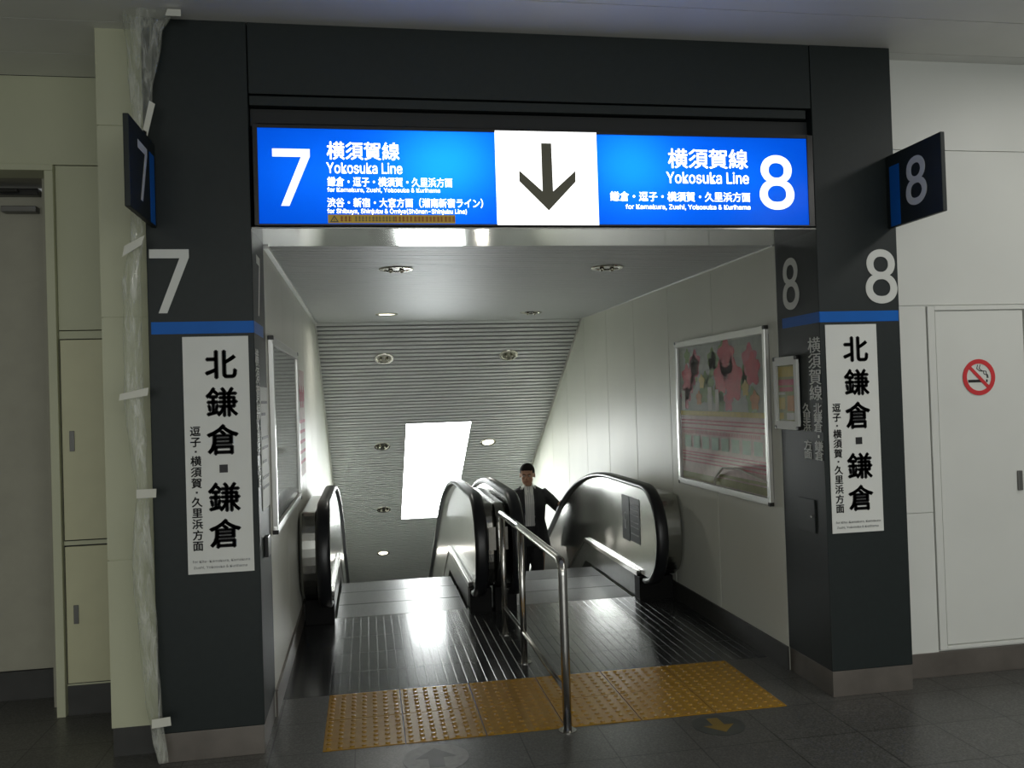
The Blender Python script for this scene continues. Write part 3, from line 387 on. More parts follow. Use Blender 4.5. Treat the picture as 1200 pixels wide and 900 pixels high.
struct(MB().box(XL, XL+.028, YC, YS, HC-.012, HC+.019).box(XR-.018, XR, YC, YS, HC-.006, HC+.019), 'trim_2', 'alu', bevel=.002)
U = Vector((0, math.cos(math.radians(30)), -math.sin(math.radians(30)))); N = Vector((0, math.sin(math.radians(30)), math.cos(math.radians(30))))
def SP(x, t, d): return Vector((x, YS, HC))+Vector((1, 0, 0))*0+U*t+N*d+Vector((x-x, 0, 0))
def slab(mb, x0, x1, t0, t1, d0, d1):
    vs = [SP(x, t, d) for d in (d0, d1) for t in (t0, t1) for x in (x0, x1)]
    mb.add(vs, [(0, 2, 3, 1), (4, 5, 7, 6), (0, 1, 5, 4), (2, 6, 7, 3), (0, 4, 6, 2), (1, 3, 7, 5)])
c30 = math.cos(math.radians(30)); tsk0, tsk1 = (sk[2]-YS)/c30, (sk[3]-YS)/c30; tend = (YEND-YS)/c30
s = MB(); bk = MB(); t = .006
while t < tend:
    a, b = t, t+.056
    if b > tsk0 and a < tsk1:
        slab(s, XL+.02, sk[0]-.003, a, b, 0, .014); slab(s, sk[1]+.003, XR-.02, a, b, 0, .014)
    else: slab(s, XL+.02, XR-.02, a, b, 0, .014)
    t += P_
struct(s, 'ceiling_slope', 'slat', bevel=.003)
slab(bk, XL, sk[0]-.002, 0, tend, .03, .05); slab(bk, sk[1]+.002, XR, 0, tend, .03, .05); slab(bk, sk[0], sk[1], 0, tsk0-.002, .03, .05); slab(bk, sk[0], sk[1], tsk1+.002, tend, .03, .05)
struct(bk, 'ceiling_slope_backing', 'gap')
e = MB(); slab(e, XL, XL+.018, 0, tend, -.004, .02); slab(e, XR-.018, XR, 0, tend, -.004, .02); struct(e, 'trim_3', 'alu')
wn = thing('window_1', SP(.95, (tsk0+tsk1)/2, 0), None, None); wn['kind'] = 'structure'
q = MB(); slab(q, sk[0]+.004, sk[1]-.004, tsk0+.004, tsk1-.004, .012, .02); q.build('pane', 'sky_pane', wn)
q = MB(); slab(q, sk[0]-.002, sk[0]+.004, tsk0, tsk1, .0, .05); slab(q, sk[1]-.004, sk[1]+.002, tsk0, tsk1, 0, .05)
slab(q, sk[0]+.0041, sk[1]-.0041, tsk0-.001, tsk0+.004, 0, .05); slab(q, sk[0]+.0041, sk[1]-.0041, tsk1-.004, tsk1+.001, 0, .05)
q.build('frame', 'alu', wn)
struct(MB().box(XL, XR, YEND, YEND+.05, -7, -1), 'wall_passage_end', 'gap')
struct(MB().box(XL, XR, 3.0, YEND, -7.05, -7), 'floor_below', 'gap')

# ------------------------------------------------------------------ portal: two columns and the lintel
FRONT = Plane((0, 0, 0), (1, 0, 0), (0, -1, 0))
def column(x0, x1, label, inner, digit, xin):
    c = thing('column', ((x0+x1)/2, .24, 0), label, 'column', 'portal columns')
    MB().box(x0, x1, 0, YC, HB, H).build('cladding', 'charcoal', c, .004)
    MB().box(x0+.003, x1-.003, .003, YC-.003, 0, HB-.001).build('plinth', 'plinth', c, .002)
    return c
cL = column(XLo, XL, 'charcoal column left of the escalator passage, numbered 7', 1, '7', XL)
cR = column(XR, XRo, 'charcoal column right of the escalator passage, numbered 8', -1, '8', XR)
INL = Plane((XL, 0, 0), (0, 1, 0), (1, 0, 0)); INR = Plane((XR, 0, 0), (0, -1, 0), (-1, 0, 0))
m = MB(); put(m, FRONT, rect(-.995, XL, 2.025, 2.083)); put(m, INL, rect(-.0015, .36, 2.025, 2.083)); tag(m.build('blue_band', 'blue_band', cL), 'blue band')
m = MB(); put(m, FRONT, rect(XR, 2.903, 2.025, 2.083)); put(m, INR, rect(-.415, .0015, 2.025, 2.083)); tag(m.build('blue_band', 'blue_band', cR), 'blue band')
def digit(pl, ch, x0, x1, z0, z1, parent, b=.005):
    m = MB(); putb(m, pl, fit(ch, x0+b, x1-b, z0+b, z1-b), b, .0010); return tag(m.build('numeral', 'white_letter', parent), 'white numeral %s' % ch)
SEVEN = [(0, 1), (1, 1), (1, .87), (.42, 0), (.20, 0), (.76, .86), (0, .86)]
def seven(pl, x0, x1, z0, z1, parent, mt='white_letter'):
    m = MB(); put(m, pl, poly([(x0+a*(x1-x0), z0+b*(z1-z0)) for a, b in SEVEN][::-1]), .0015); return tag(m.build('numeral', mt, parent), 'white numeral 7')
seven(FRONT, -.996, -.816, 2.125, 2.430, cL); seven(INL, .15, .29, 2.125, 2.43, cL)
digit(FRONT, '8', 2.712, 2.903, 2.122, 2.421, cR); digit(INR, '8', -.395, -.205, 2.125, 2.425, cR)
def side_text(pl, parent, sgn):
    m = MB()
    def colm(txt, u, z0, z1, size):
        n = len(txt)
        for i, ch in enumerate(txt):
            if ch == ' ': continue
            z = z1-(z1-z0)*(i+.5)/n
            if ch == '・': put(m, pl, rect(u-.008, u+.008, z-.008, z+.008), .0012); continue
            fl_ = cell(ch, 0, z, size, 0); fl_ = ([(u+a*1.5, b) for a, b in fl_[0]], fl_[1])
            for k_, (dx, dy) in enumerate(((0, 0), (.0012, 0), (-.0012, 0), (0, .001))): put(m, pl, ([(a+dx, b+dy) for a, b in fl_[0]], fl_[1]), .0012+.0003*k_)
    ua, ub, uc = (-.065, -.05, -.17) if sgn < 0 else (.065, .16, .05)
    colm('横須賀線', ua if sgn < 0 else .07, 1.60, 1.95, .085)
    colm('北鎌倉・鎌倉', ub, 1.275, 1.585, .056); colm('久里浜 方面', uc, 1.275, 1.585, .056)
    return tag(m.build('lettering', 'white_letter', parent), 'white lettering')
side_text(INR, cR, -1); side_text(INL, cL, 1)
h = MB().box(XR-.006, XR+.001, .115, .295, .865, 1.05).build('access_hatch', 'charcoal', cR, .002)
MB().tube([(XR-.0105, .15, .955), (XR-.006, .15, .955)], .007).build('keyhole', 'alu', h)
hn = MB().box(XL+.0005, XL+.02, .17, .27, .91, 1.01).build('latch', 'black_metal', cL, .003)
# lintel
li = thing('lintel', ((XL+XR)/2, .24, HC), 'charcoal lintel across the passage above the blue backlit sign', 'lintel')
MB().box(XL+.004, XR-.004, .002, YC, 3.19, H).build('fascia', 'charcoal', li, .003)
MB().box(XL+.004, XR-.03, .012, .30, 3.136, 3.184).build('rail', 'charcoal', li, .003)
MB().box(XL+.004, XR-.004, .35, YC, HC+.012, 3.189).box(XL+.004, XR-.004, .05, .349, 3.045, 3.130).build('backing', 'charcoal_dark', li)
struct(MB().box(XL+.001, XR-.001, .0, YC-.002, HC, HC+.008), 'trim_4', 'mirror_soffit')

# ------------------------------------------------------------------ the backlit sign
sg = thing('station_sign', (.95, 0, HC+.01), 'long blue backlit station sign with white arrow panel over the escalator passage', 'sign')
SF = -.022; z0, z1 = 2.542, 3.036; xs0, xs1 = -.506, 2.418
hs = MB().box(xs0, xs1, .28, .30, z0, z1).box(xs0, xs0+.022, SF, .28, z0, z1).box(xs1-.034, xs1, SF, .28, z0, z1)
hs.box(xs0+.022, xs1-.034, SF, .28, z1-.018, z1).box(xs0+.022, xs1-.034, SF, .28, z0, z0+.008)
hs.build('housing', 'black_metal', sg, .002)
xb0, xb1, xw0, xw1, za, zb = xs0+.022, xs1-.034, .681, 1.211, z0+.008, z1-.018
SP_ = Plane((0, SF+.006, 0), (1, 0, 0), (0, -1, 0))
pl_ = MB().box(xb0, xw0-.001, SF+.006, SF+.010, za, zb).build('left_panel', 'sign_blue', sg); tag(pl_, 'blue backlit panel numbered 7')
pr_ = MB().box(xw1+.001, xb1, SF+.006, SF+.010, za, zb).build('right_panel', 'sign_blue', sg); tag(pr_, 'blue backlit panel numbered 8')
pw_ = MB().box(xw0, xw1, SF-.001, SF+.010, za-.004, zb+.008).build('arrow_panel', 'sign_white', sg); tag(pw_, 'white backlit panel with black down arrow')
m = MB(); put(m, Plane((0, SF-.001, 0), (1, 0, 0), (0, -1, 0)), ([(.918, 2.965), (.918, 2.718), (.800, 2.824), (.799, 2.769), (.948, 2.620), (1.093, 2.769), (1.094, 2.826), (.973, 2.718), (.971, 2.965)],
    [(0, 1, 7, 8), (1, 2, 3, 4), (1, 4, 7), (4, 5, 6, 7)])); tag(m.build('arrow', 'sign_ink', pw_), 'black down arrow')
def line(parent, body, b, bold): 
    m = MB(); put(m, SP_, fit(body, *b, bold), .0008); return m.build('lettering', 'sign_letter', parent)
m = MB(); put(m, SP_, poly([(-.415+a*.178, 2.638+b_*.279) for a, b_ in SEVEN][::-1]), .0008); tag(m.build('numeral', 'sign_letter', pl_), 'white numeral 7')
line(pl_, '横須賀線', (-.156, .199, 2.867, 2.957), .016); line(pl_, 'Yokosuka Line', (-.159, .210, 2.799, 2.855), .010)
line(pl_, '鎌倉・逗子・横須賀・久里浜方面', (-.157, .458, 2.735, 2.783), .014); line(pl_, 'for Kamakura, Zushi, Yokosuka & Kurihama', (-.158, .395, 2.704, 2.730), .004)
line(pl_, '渋谷・新宿・大宮方面（湘南新宿ライン）', (-.160, .610, 2.632, 2.680), .014); line(pl_, 'for Shibuya, Shinjuku & Ōmiya(Shōnan-Shinjuku Line)', (-.161, .526, 2.597, 2.630), .004)
m = MB(); putb(m, SP_, fit('8', 2.111, 2.298, 2.638, 2.920), .006, .0008); tag(m.build('numeral', 'sign_letter', pr_), 'white numeral 8')
line(pr_, '横須賀線', (1.597, 2.044, 2.848, 2.953), .016); line(pr_, 'Yokosuka Line', (1.585, 2.046, 2.768, 2.831), .010)
line(pr_, '鎌倉・逗子・横須賀・久里浜方面', (1.276, 2.050, 2.672, 2.724), .014); line(pr_, 'for Kamakura, Zushi, Yokosuka & Kurihama', (1.358, 2.048, 2.627, 2.657), .004)
m = MB(); put(m, SP_, rect(-.159, .467, 2.553, 2.596), .002); ns = tag(m.build('notice_sticker', 'notice_yellow', pl_), 'ochre notice sticker with small black and red writing')
m = MB()
NP = Plane((0, SF+.006-.0035, 0), (1, 0, 0), (0, -1, 0))
put(m, NP, ([(-.150, 2.558), (-.106, 2.558), (-.128, 2.592), (-.141, 2.563), (-.115, 2.563), (-.128, 2.583)], [(0, 1, 4, 3), (1, 2, 5, 4), (2, 0, 3, 5)]))
put(m, NP, rect(-.1295, -.1265, 2.567, 2.577)); put(m, NP, rect(-.1295, -.1265, 2.5635, 2.566))
def scribble(mb, pl, x0, x1, za_, zb_, step):      # unreadable small print: tiny stroke clusters
    x = x0; R = random.Random(3)
    while x < x1:
        wd = step*R.uniform(.55, .8)
        for k in range(3):
            zz = za_+(zb_-za_)*(k+.2)/3; put(mb, pl, rect(x, x+wd, zz, zz+(zb_-za_)*.14), .0012, .0006)
        xx = x+wd*R.uniform(.2, .7); put(mb, pl, rect(xx, xx+step*.12, za_, zb_), .0012, .0006); x += step
scribble(m, NP, -.028, .155, 2.562, 2.588, .0165); m.build('small_print', 'sign_ink', ns)
m = MB(); scribble(m, NP, -.098, -.05, 2.562, 2.588, .019); m.build('small_print', 'notice_red', ns); m = MB(); scribble(m, NP, .165, .455, 2.562, 2.588, .019); m.build('small_print', 'notice_red', ns)
# lamps inside the sign box, brightest beside the arrow panel
for nm, loc, sx, sy, wt in (('sign_tube', (.44, .22, 2.86), .36, .20, 2.2), ('sign_tube', (1.38, .22, 2.86), .26, .20, 1.5), ('sign_tube', (-.02, .20, 2.80), .8, .06, .7), ('sign_tube', (1.85, .20, 2.80), .8, .06, .7)):
    area(nm, loc, sx, sy, wt, (1, 1, 1), (-math.pi/2, 0, 0))

# ------------------------------------------------------------------ blade signs on the columns
def blade(x, face, ch, label, u0, u1, blue):
    b = thing('blade_sign', (x, -.24, 2.533), label, 'sign', 'blade signs on the columns')
    MB().box(x-.012, x+.012, -.46, -.001, 2.533, 2.93).build('panel', 'charcoal', b, .003)
    pl = Plane((x+.012*face, 0, 0), (0, 1 if face > 0 else -1, 0), (face, 0, 0))
    s = 1 if face > 0 else -1
    m = MB(); put(m, pl, rect(*sorted((s*blue[0], s*blue[1])), 2.538, 2.865), .0006); tag(m.build('blue_strip', 'blue_band', b), 'blue strip')
    a, c = sorted((s*u0, s*u1))
    if ch == '7': seven(pl, a, c, 2.60, 2.86, b)
    else: digit(pl, ch, a, c, 2.61, 2.865, b)
    return b
blade(-.970, 1, '7', 'charcoal blade sign with a 7 sticking out from the left column', -.325, -.165, (-.115, -.03))
blade(2.872, -1, '8', 'charcoal blade sign with an 8 sticking out from the right column', -.345, -.175, (-.12, -.035))

# ------------------------------------------------------------------ paper posters on the column fronts
def kita_poster(dx, label):
    p = thing('station_poster', (-.705+dx, 0, .88), label, 'poster', 'paper posters on the column fronts')
    pl = Plane((dx, -.001, 0), (1, 0, 0), (0, -1, 0))
    m = MB(); put(m, pl, rect(-.856, -.553, .880, 2.010), .001, .003); m.build('sheet', 'paper', p)
    pl = Plane((dx, -.005, 0), (1, 0, 0), (0, -1, 0)); cx = -.682
    m = MB()
    for ch, za_, zb_ in (('北', 1.805, 1.945), ('鎌', 1.622, 1.768), ('倉', 1.440, 1.590), ('鎌', 1.168, 1.312), ('倉', .995, 1.137)):
        vs, fs = glyph(ch, .030); put(m, pl, fit(ch, cx-.075, cx+.075, za_, zb_, .030))
    put(m, pl, rect(cx-.019, cx+.019, 1.357, 1.395))
    tag(m.build('large_lettering', 'ink', p), 'large black lettering')
    m = MB(); z = 1.585
    for ch in '逗子・横須賀・久里浜方面':
        st = .037 if ch == '・' else .0525
        if ch == '・': put(m, pl, rect(-.812, -.803, z-st/2-.0045, z-st/2+.0045))
        else: put(m, pl, cell(ch, -.8075, z-st/2, .047, .022))
        z -= st
    tag(m.build('small_lettering', 'ink', p), 'small black lettering')
    m = MB(); put(m, pl, fit('for Kita-Kamakura, Kamakura', -.835, -.572, .930, .945, .0)); put(m, pl, fit('Zushi, Yokosuka & Kurihama', -.830, -.585, .902, .917, .0))
    tag(m.build('english_lettering', 'grey_ink', p), 'fine grey lettering')
    return p
kita_poster(0, 'white paper poster with black Japanese lettering on the left column')
kita_poster(2.764+.553, 'white paper poster with black Japanese lettering on the right column')

# ------------------------------------------------------------------ no smoking sticker
p = thing('no_smoking_sticker', (3.508, .157, 1.60), 'round red no smoking sticker on the white access door', 'sticker')
pl = Plane((0, .1578, 0), (1, 0, 0), (0, -1, 0)); cx, cz = 3.508, 1.702
m = MB(); put(m, pl, circ(cx, cz, .100), .0004, .001); m.build('disc', 'white_wall', p)
m = MB(); put(m, pl, rect(cx-.070, cx+.030, cz-.030, cz-.014), .0015); put(m, pl, rect(cx+.046, cx+.056, cz-.030, cz-.014), .0015)
for off in (0, .016):
    pts = [(cx-.005+off, cz+.072), (cx-.012+off, cz+.050), (cx+.006+off, cz+.036), (cx+.032+off, cz+.034), (cx+.034+off, cz+.018), (cx+.052+off*.4, cz+.012), (cx+.054+off*.4, cz-.006)]
    for a, b in zip(pts, pts[1:]):
        dx_, dz_ = b[0]-a[0], b[1]-a[1]; l = math.hypot(dx_, dz_); nx, nz = -dz_/l*.0022, dx_/l*.0022
        put(m, pl, poly([(a[0]-nx, a[1]-nz), (b[0]-nx, b[1]-nz), (b[0]+nx, b[1]+nz), (a[0]+nx, a[1]+nz)][::-1]), .0015)
m.build('cigarette', 'ink', p)
m = MB(); put(m, pl, ring(cx, cz, .079, .105), .003)
k = .7071; put(m, pl, poly([(cx-.080*k-.010*k, cz+.080*k-.010*k), (cx+.080*k-.010*k, cz-.080*k-.010*k), (cx+.080*k+.010*k, cz-.080*k+.010*k), (cx-.080*k+.010*k, cz+.080*k+.010*k)]), .003)
tag(m.build('prohibition_ring', 'red', p), 'red ring with diagonal bar')

# ------------------------------------------------------------------ framed posters and sheets on the walls
def frame_on(name, x, n, ya, yb, za_, zb_, label, cat, fw=.045, dep=.03):
    """poster frame on a side wall; n = +1 faces +X, -1 faces -X"""
    t = thing(name, (x, (ya+yb)/2, za_), label, cat)
    xa, xb = sorted((x+.0008*n, x+dep*n)); m = MB()
    m.box(xa, xb, ya, yb, zb_-fw, zb_).box(xa, xb, ya, yb, za_, za_+fw).box(xa, xb, ya, ya+fw*.75, za_+fw, zb_-fw).box(xa, xb, yb-fw*.75, yb, za_+fw, zb_-fw)
    m.build('frame', 'alu', t, .004)
    e = .012
    for yy in (ya-.002, yb-e*2+.002):
        for zz in (za_-.002, zb_-e*2+.002):
            MB().box(min(x+.001*n, x+(dep+.003)*n), max(x+.001*n, x+(dep+.003)*n), yy, yy+e*2, zz, zz+e*2).build('corner_cap', 'black_metal', t, .003)
    a, b = sorted((x+.002*n, x+.006*n)); bk = MB().box(a, b, ya+fw*.75, yb-fw*.75, za_+fw, zb_-fw).build('sheet', 'paper', t)
    a, b = sorted((x+.017*n, x+.020*n)); MB().box(a, b, ya+fw*.75, yb-fw*.75, za_+fw, zb_-fw).build('acrylic_cover', 'acrylic', t)
    return t, bk, Plane((x+.006*n, 0, 0), (0, n, 0), (n, 0, 0))
def col_mat(name, c): M[name] = mat(name, c, .6, noise=.12, nscale=20)
for nm, c in (('poster_pink', (.62, .47, .45)), ('poster_red', (.55, .03, .06)), ('poster_rose', (.52, .08, .13)), ('poster_green', (.16, .26, .06)), ('poster_yellow', (.55, .42, .08)), ('poster_orange', (.55, .22, .05)),
              ('poster_mint', (.28, .45, .34)), ('poster_olive', (.30, .30, .12)), ('poster_grey', (.36, .38, .34)), ('poster_pale', (.60, .58, .52)), ('poster_brown', (.25, .14, .06))): col_mat(nm, c)
t, sheet, pl = frame_on('poster_frame', XR, -1, .600, 2.140, .958, 2.060, 'large aluminium frame with red flower poster on the right passage wall', 'poster')
def art(name, mt, shapes, lab=None):
    d_ = .0006+.0004*len({o.data.materials[0].name+o.name.split('.')[0] for o in sheet.children})
    if name in ('leaves', 'small_print', 'blocks'):
        m = MB(); [put(m, pl, s_, d_, .0004) for s_ in shapes]; m.build(name, mt, sheet); return
    for s_ in shapes:
        m = MB(); put(m, pl, s_, d_, .0004); m.build(name, mt, sheet)
R = random.Random(11)
def blossom(cx, cz, r):
    n = 30; return poly([(cx+r*(1+.18*math.sin(5*a)+.1*R.uniform(-1, 1))*math.cos(a), cz+r*(1+.18*math.sin(5*a))*math.sin(a)) for a in [2*math.pi*i/n for i in range(n)]])
art('background', 'poster_grey', [rect(-2.10, -.64, 1.52, 2.01)]); art('background', 'poster_pink', [rect(-2.10, -.64, 1.005, 1.50)])
art('leaves', 'poster_green', [blossom(-R.uniform(.7, 2.05), R.uniform(1.58, 1.95), R.uniform(.05, .09)) for i in range(16)])
art('flower', 'poster_rose', [blossom(-2.0+.05*i % .22, 1.62+.06*i, .085) for i in range(5)]+[blossom(-1.78, 1.88, .09), blossom(-.86, 1.86, .10), blossom(-1.2, 1.60, .07)])
art('flower', 'poster_red', [blossom(-1.22, 1.90, .12), blossom(-1.12, 1.74, .14), blossom(-1.32, 1.76, .11), blossom(-.82, 1.80, .10), blossom(-1.95, 1.78, .09)])
art('fruit', 'poster_orange', [blossom(-.80, 1.60, .06), blossom(-1.72, 1.62, .05)]); art('fruit', 'poster_yellow', [blossom(-.93, 1.68, .05), blossom(-1.66, 1.74, .05)])
art('vase', 'poster_pale', [rect(-2.07, -2.0, 1.53, 1.68), rect(-1.55, -1.48, 1.53, 1.70), rect(-1.42, -1.36, 1.53, 1.68)])
art('band', 'poster_yellow', [rect(-2.10, -.64, 1.490, 1.525)])
art('small_print', 'poster_rose', [rect(-2.08, -.66, z, z+.010) for z in (1.45, 1.425, 1.39, 1.21, 1.19, 1.165, 1.14)]+[rect(-2.05+.02*i, -2.04+.02*i, 1.355, 1.38) for i in range(66)])
art('blocks', 'poster_mint', [rect(-2.02+.17*i, -1.90+.17*i, 1.25, 1.34) for i in range(8)]); art('base_band', 'poster_olive', [rect(-2.08, -.66, 1.01, 1.06), rect(-1.4, -.66, 1.07, 1.09)])
cb = MB(); cb.tube([(XR-.023, 1.45, 1.01), (XR-.023, 1.44, 1.06), (XR-.023, 1.30, 1.14), (XR-.023, 1.05, 1.15), (XR-.023, .80, 1.12), (XR-.023, .645, 1.10)], .007, 8)  # curved reflection in the frame, put in as a pale tube
tag(cb.build('reflection_strip', 'poster_pale', t, smooth=True), 'pale curved strip imitating a reflection')
t, sheet, pl = frame_on('poster_frame', XL, 1, .560, 2.290, .965, 2.052, 'large aluminium framed sheet with bare grey face on the left passage wall', 'poster')
sheet.data.materials[0] = M['poster_grey']
p = tag(MB().box(XL+.0008, XL+.012, 2.45, 3.10, 1.10, 1.94).build('wall_poster', 'poster_pink'), 'narrow pink poster on the left passage wall beyond the framed sheet', 'poster')
pl = Plane((XL+.012, 0, 0), (0, 1, 0), (1, 0, 0)); m = MB()
for i in range(5): put(m, pl, blossom(2.6+.1*i, 1.75-.05*(i % 2), .06)); put(m, pl, rect(2.5, 3.05, 1.2+.08*i, 1.225+.08*i))
ch = m.build('print', 'poster_rose'); ch.parent = p
t, sheet, pl = frame_on('notice_frame', XR-.004, -1, .235, .515, 1.432, 1.858, 'small white framed notice beside the lettering on the right column', 'notice', .05, .018)
for o in t.children:
    if o.name.startswith('frame'): o.data.materials[0] = M['paper']
sheet.data.materials[0] = M['poster_olive']
y_ = lambda v: -v
art('print', 'poster_yellow', [rect(-.47, -.28, 1.74, 1.80), rect(-.47, -.40, 1.55, 1.62), rect(-.47, -.42, 1.49, 1.53)]); art('print', 'poster_rose', [rect(-.47, -.28, 1.69, 1.725), rect(-.46, -.30, 1.655, 1.68)])
art('print', 'poster_orange', [rect(-.37, -.28, 1.54, 1.63)]); art('print', 'poster_pale', [rect(-.38, -.29, 1.49, 1.53), rect(-.47, -.39, 1.635, 1.65)])
p = tag(MB().box(XL+.0025, XL+.005, .135, .44, 1.145, 1.765).build('paper_notice', 'paper'), 'white paper notice taped inside the left column beside the framed sheet', 'notice')
pl = Plane((XL+.005, 0, 0), (0, 1, 0), (1, 0, 0)); m = MB()
for z in (1.68, 1.62, 1.50, 1.45, 1.38, 1.30, 1.25): put(m, pl, rect(.16, .40-(.08 if z in (1.62, 1.38) else 0), z, z+.014))
ch = m.build('small_print', 'grey_ink'); ch.parent = p

# ------------------------------------------------------------------ floor markings
tp = thing('tactile_paving', (.942, .35, 0), 'yellow tactile paving strip with raised dots across the passage entrance', 'tactile paving')
b = MB(); dm = MB()
for i in range(6):
    for j in range(2):
        x0, y0 = -.258+.4*i, -.049+.4*j
        b.box(x0+.003, x0+.397, y0+.003, y0+.397, -.0038, .002)
        for a in range(7):
            for c in range(7):
                cx, cy = x0+.4*(a+.5)/7, y0+.4*(c+.5)/7; vs = []; n = 10
                for rr, zz in ((.0135, .002), (.011, .0062), (.007, .0072)):
                    vs += [(cx+rr*math.cos(2*math.pi*k/n), cy+rr*math.sin(2*math.pi*k/n), zz) for k in range(n)]
                dm.add(vs, [(q*n+k, q*n+(k+1) % n, (q+1)*n+(k+1) % n, (q+1)*n+k) for q in range(2) for k in range(n)]+[tuple(range(2*n, 3*n))])
b.build('tile_blocks', 'yellow_tile', tp); d_ = dm.build('raised_dots', 'yellow_tile', tp, smooth=True, fix=False); d_['kind'] = 'stuff'
def floor_sticker(name, cx, cy, r, mt, amt, up, label):
    t = thing(name, (cx, cy, 0), label, 'floor sticker', 'round floor stickers')
    m = MB().prism([(cx+r*math.cos(2*math.pi*i/40), cy+r*math.sin(2*math.pi*i/40)) for i in range(40)], 'Z', .0003, .0012); m.build('disc', mt, t)
    a = [(-.03, -.09), (.03, -.09), (.03, .0), (.08, .0), (0, .09), (-.08, 0), (-.03, 0)]; k = r/.13
    m = MB(); P2 = [(cx+x*k, cy+y*k*up) for x, y in a]
    m.add([(x, y, .0013) for x, y in P2]+[(x, y, .0019) for x, y in P2], [(7, 8, 9, 13), (10, 11, 12)]+[(i, (i+1) % 7, 7+(i+1) % 7, 7+i) for i in range(7)])
    m.build('arrow', amt, t)
floor_sticker('floor_sticker', .272, -.245, .155, 'worn_sticker', 'worn_arrow', 1, 'worn pale round floor sticker with arrow before the yellow paving')
floor_sticker('floor_sticker', 1.690, -.205, .130, 'dark_sticker', 'yellow_arrow', -1, 'dark round floor sticker with yellow arrow before the yellow paving')

# ------------------------------------------------------------------ steel railing between the two lanes
rl = thing('dividing_railing', (.935, .8, 0), 'stainless steel railing with three posts dividing the two escalator lanes', 'railing')
px0, px1, px2 = Vector((.943, -.083, 0)), Vector((.935, 1.052, 0)), Vector((.922, 1.718, 0)); HR = .845
def up(v, z): return Vector((v.x, v.y, z))
arc = []
ext = up(px2, HR)+(px2-px1).normalized()*.03
for i in range(7):
    a = math.pi/2*i/6; dirv = (px1-px0).normalized(); c = up(px0, HR-.07)+dirv*.07
    arc.append(c-dirv*.07*math.cos(a)+Vector((0, 0, .07*math.sin(a))))
MB().tube([up(px0, .0), up(px0, .4)]+arc+[up(px1, HR), ext], .0225, 16).build('top_rail', 'stainless', rl, smooth=True)
for q in (px1, px2): MB().tube([up(q, 0), up(q, HR)], .020, 14).build('post', 'stainless', rl, smooth=True)
MB().tube([up(px0, .19), up(px1, .19), up(px2, .19)], .0135, 10).build('lower_rail', 'stainless', rl, smooth=True)
for q in (px0, px1, px2): MB().tube([up(q, 0), up(q, .004)], .045, 20).build('foot_plate', 'stainless', rl)

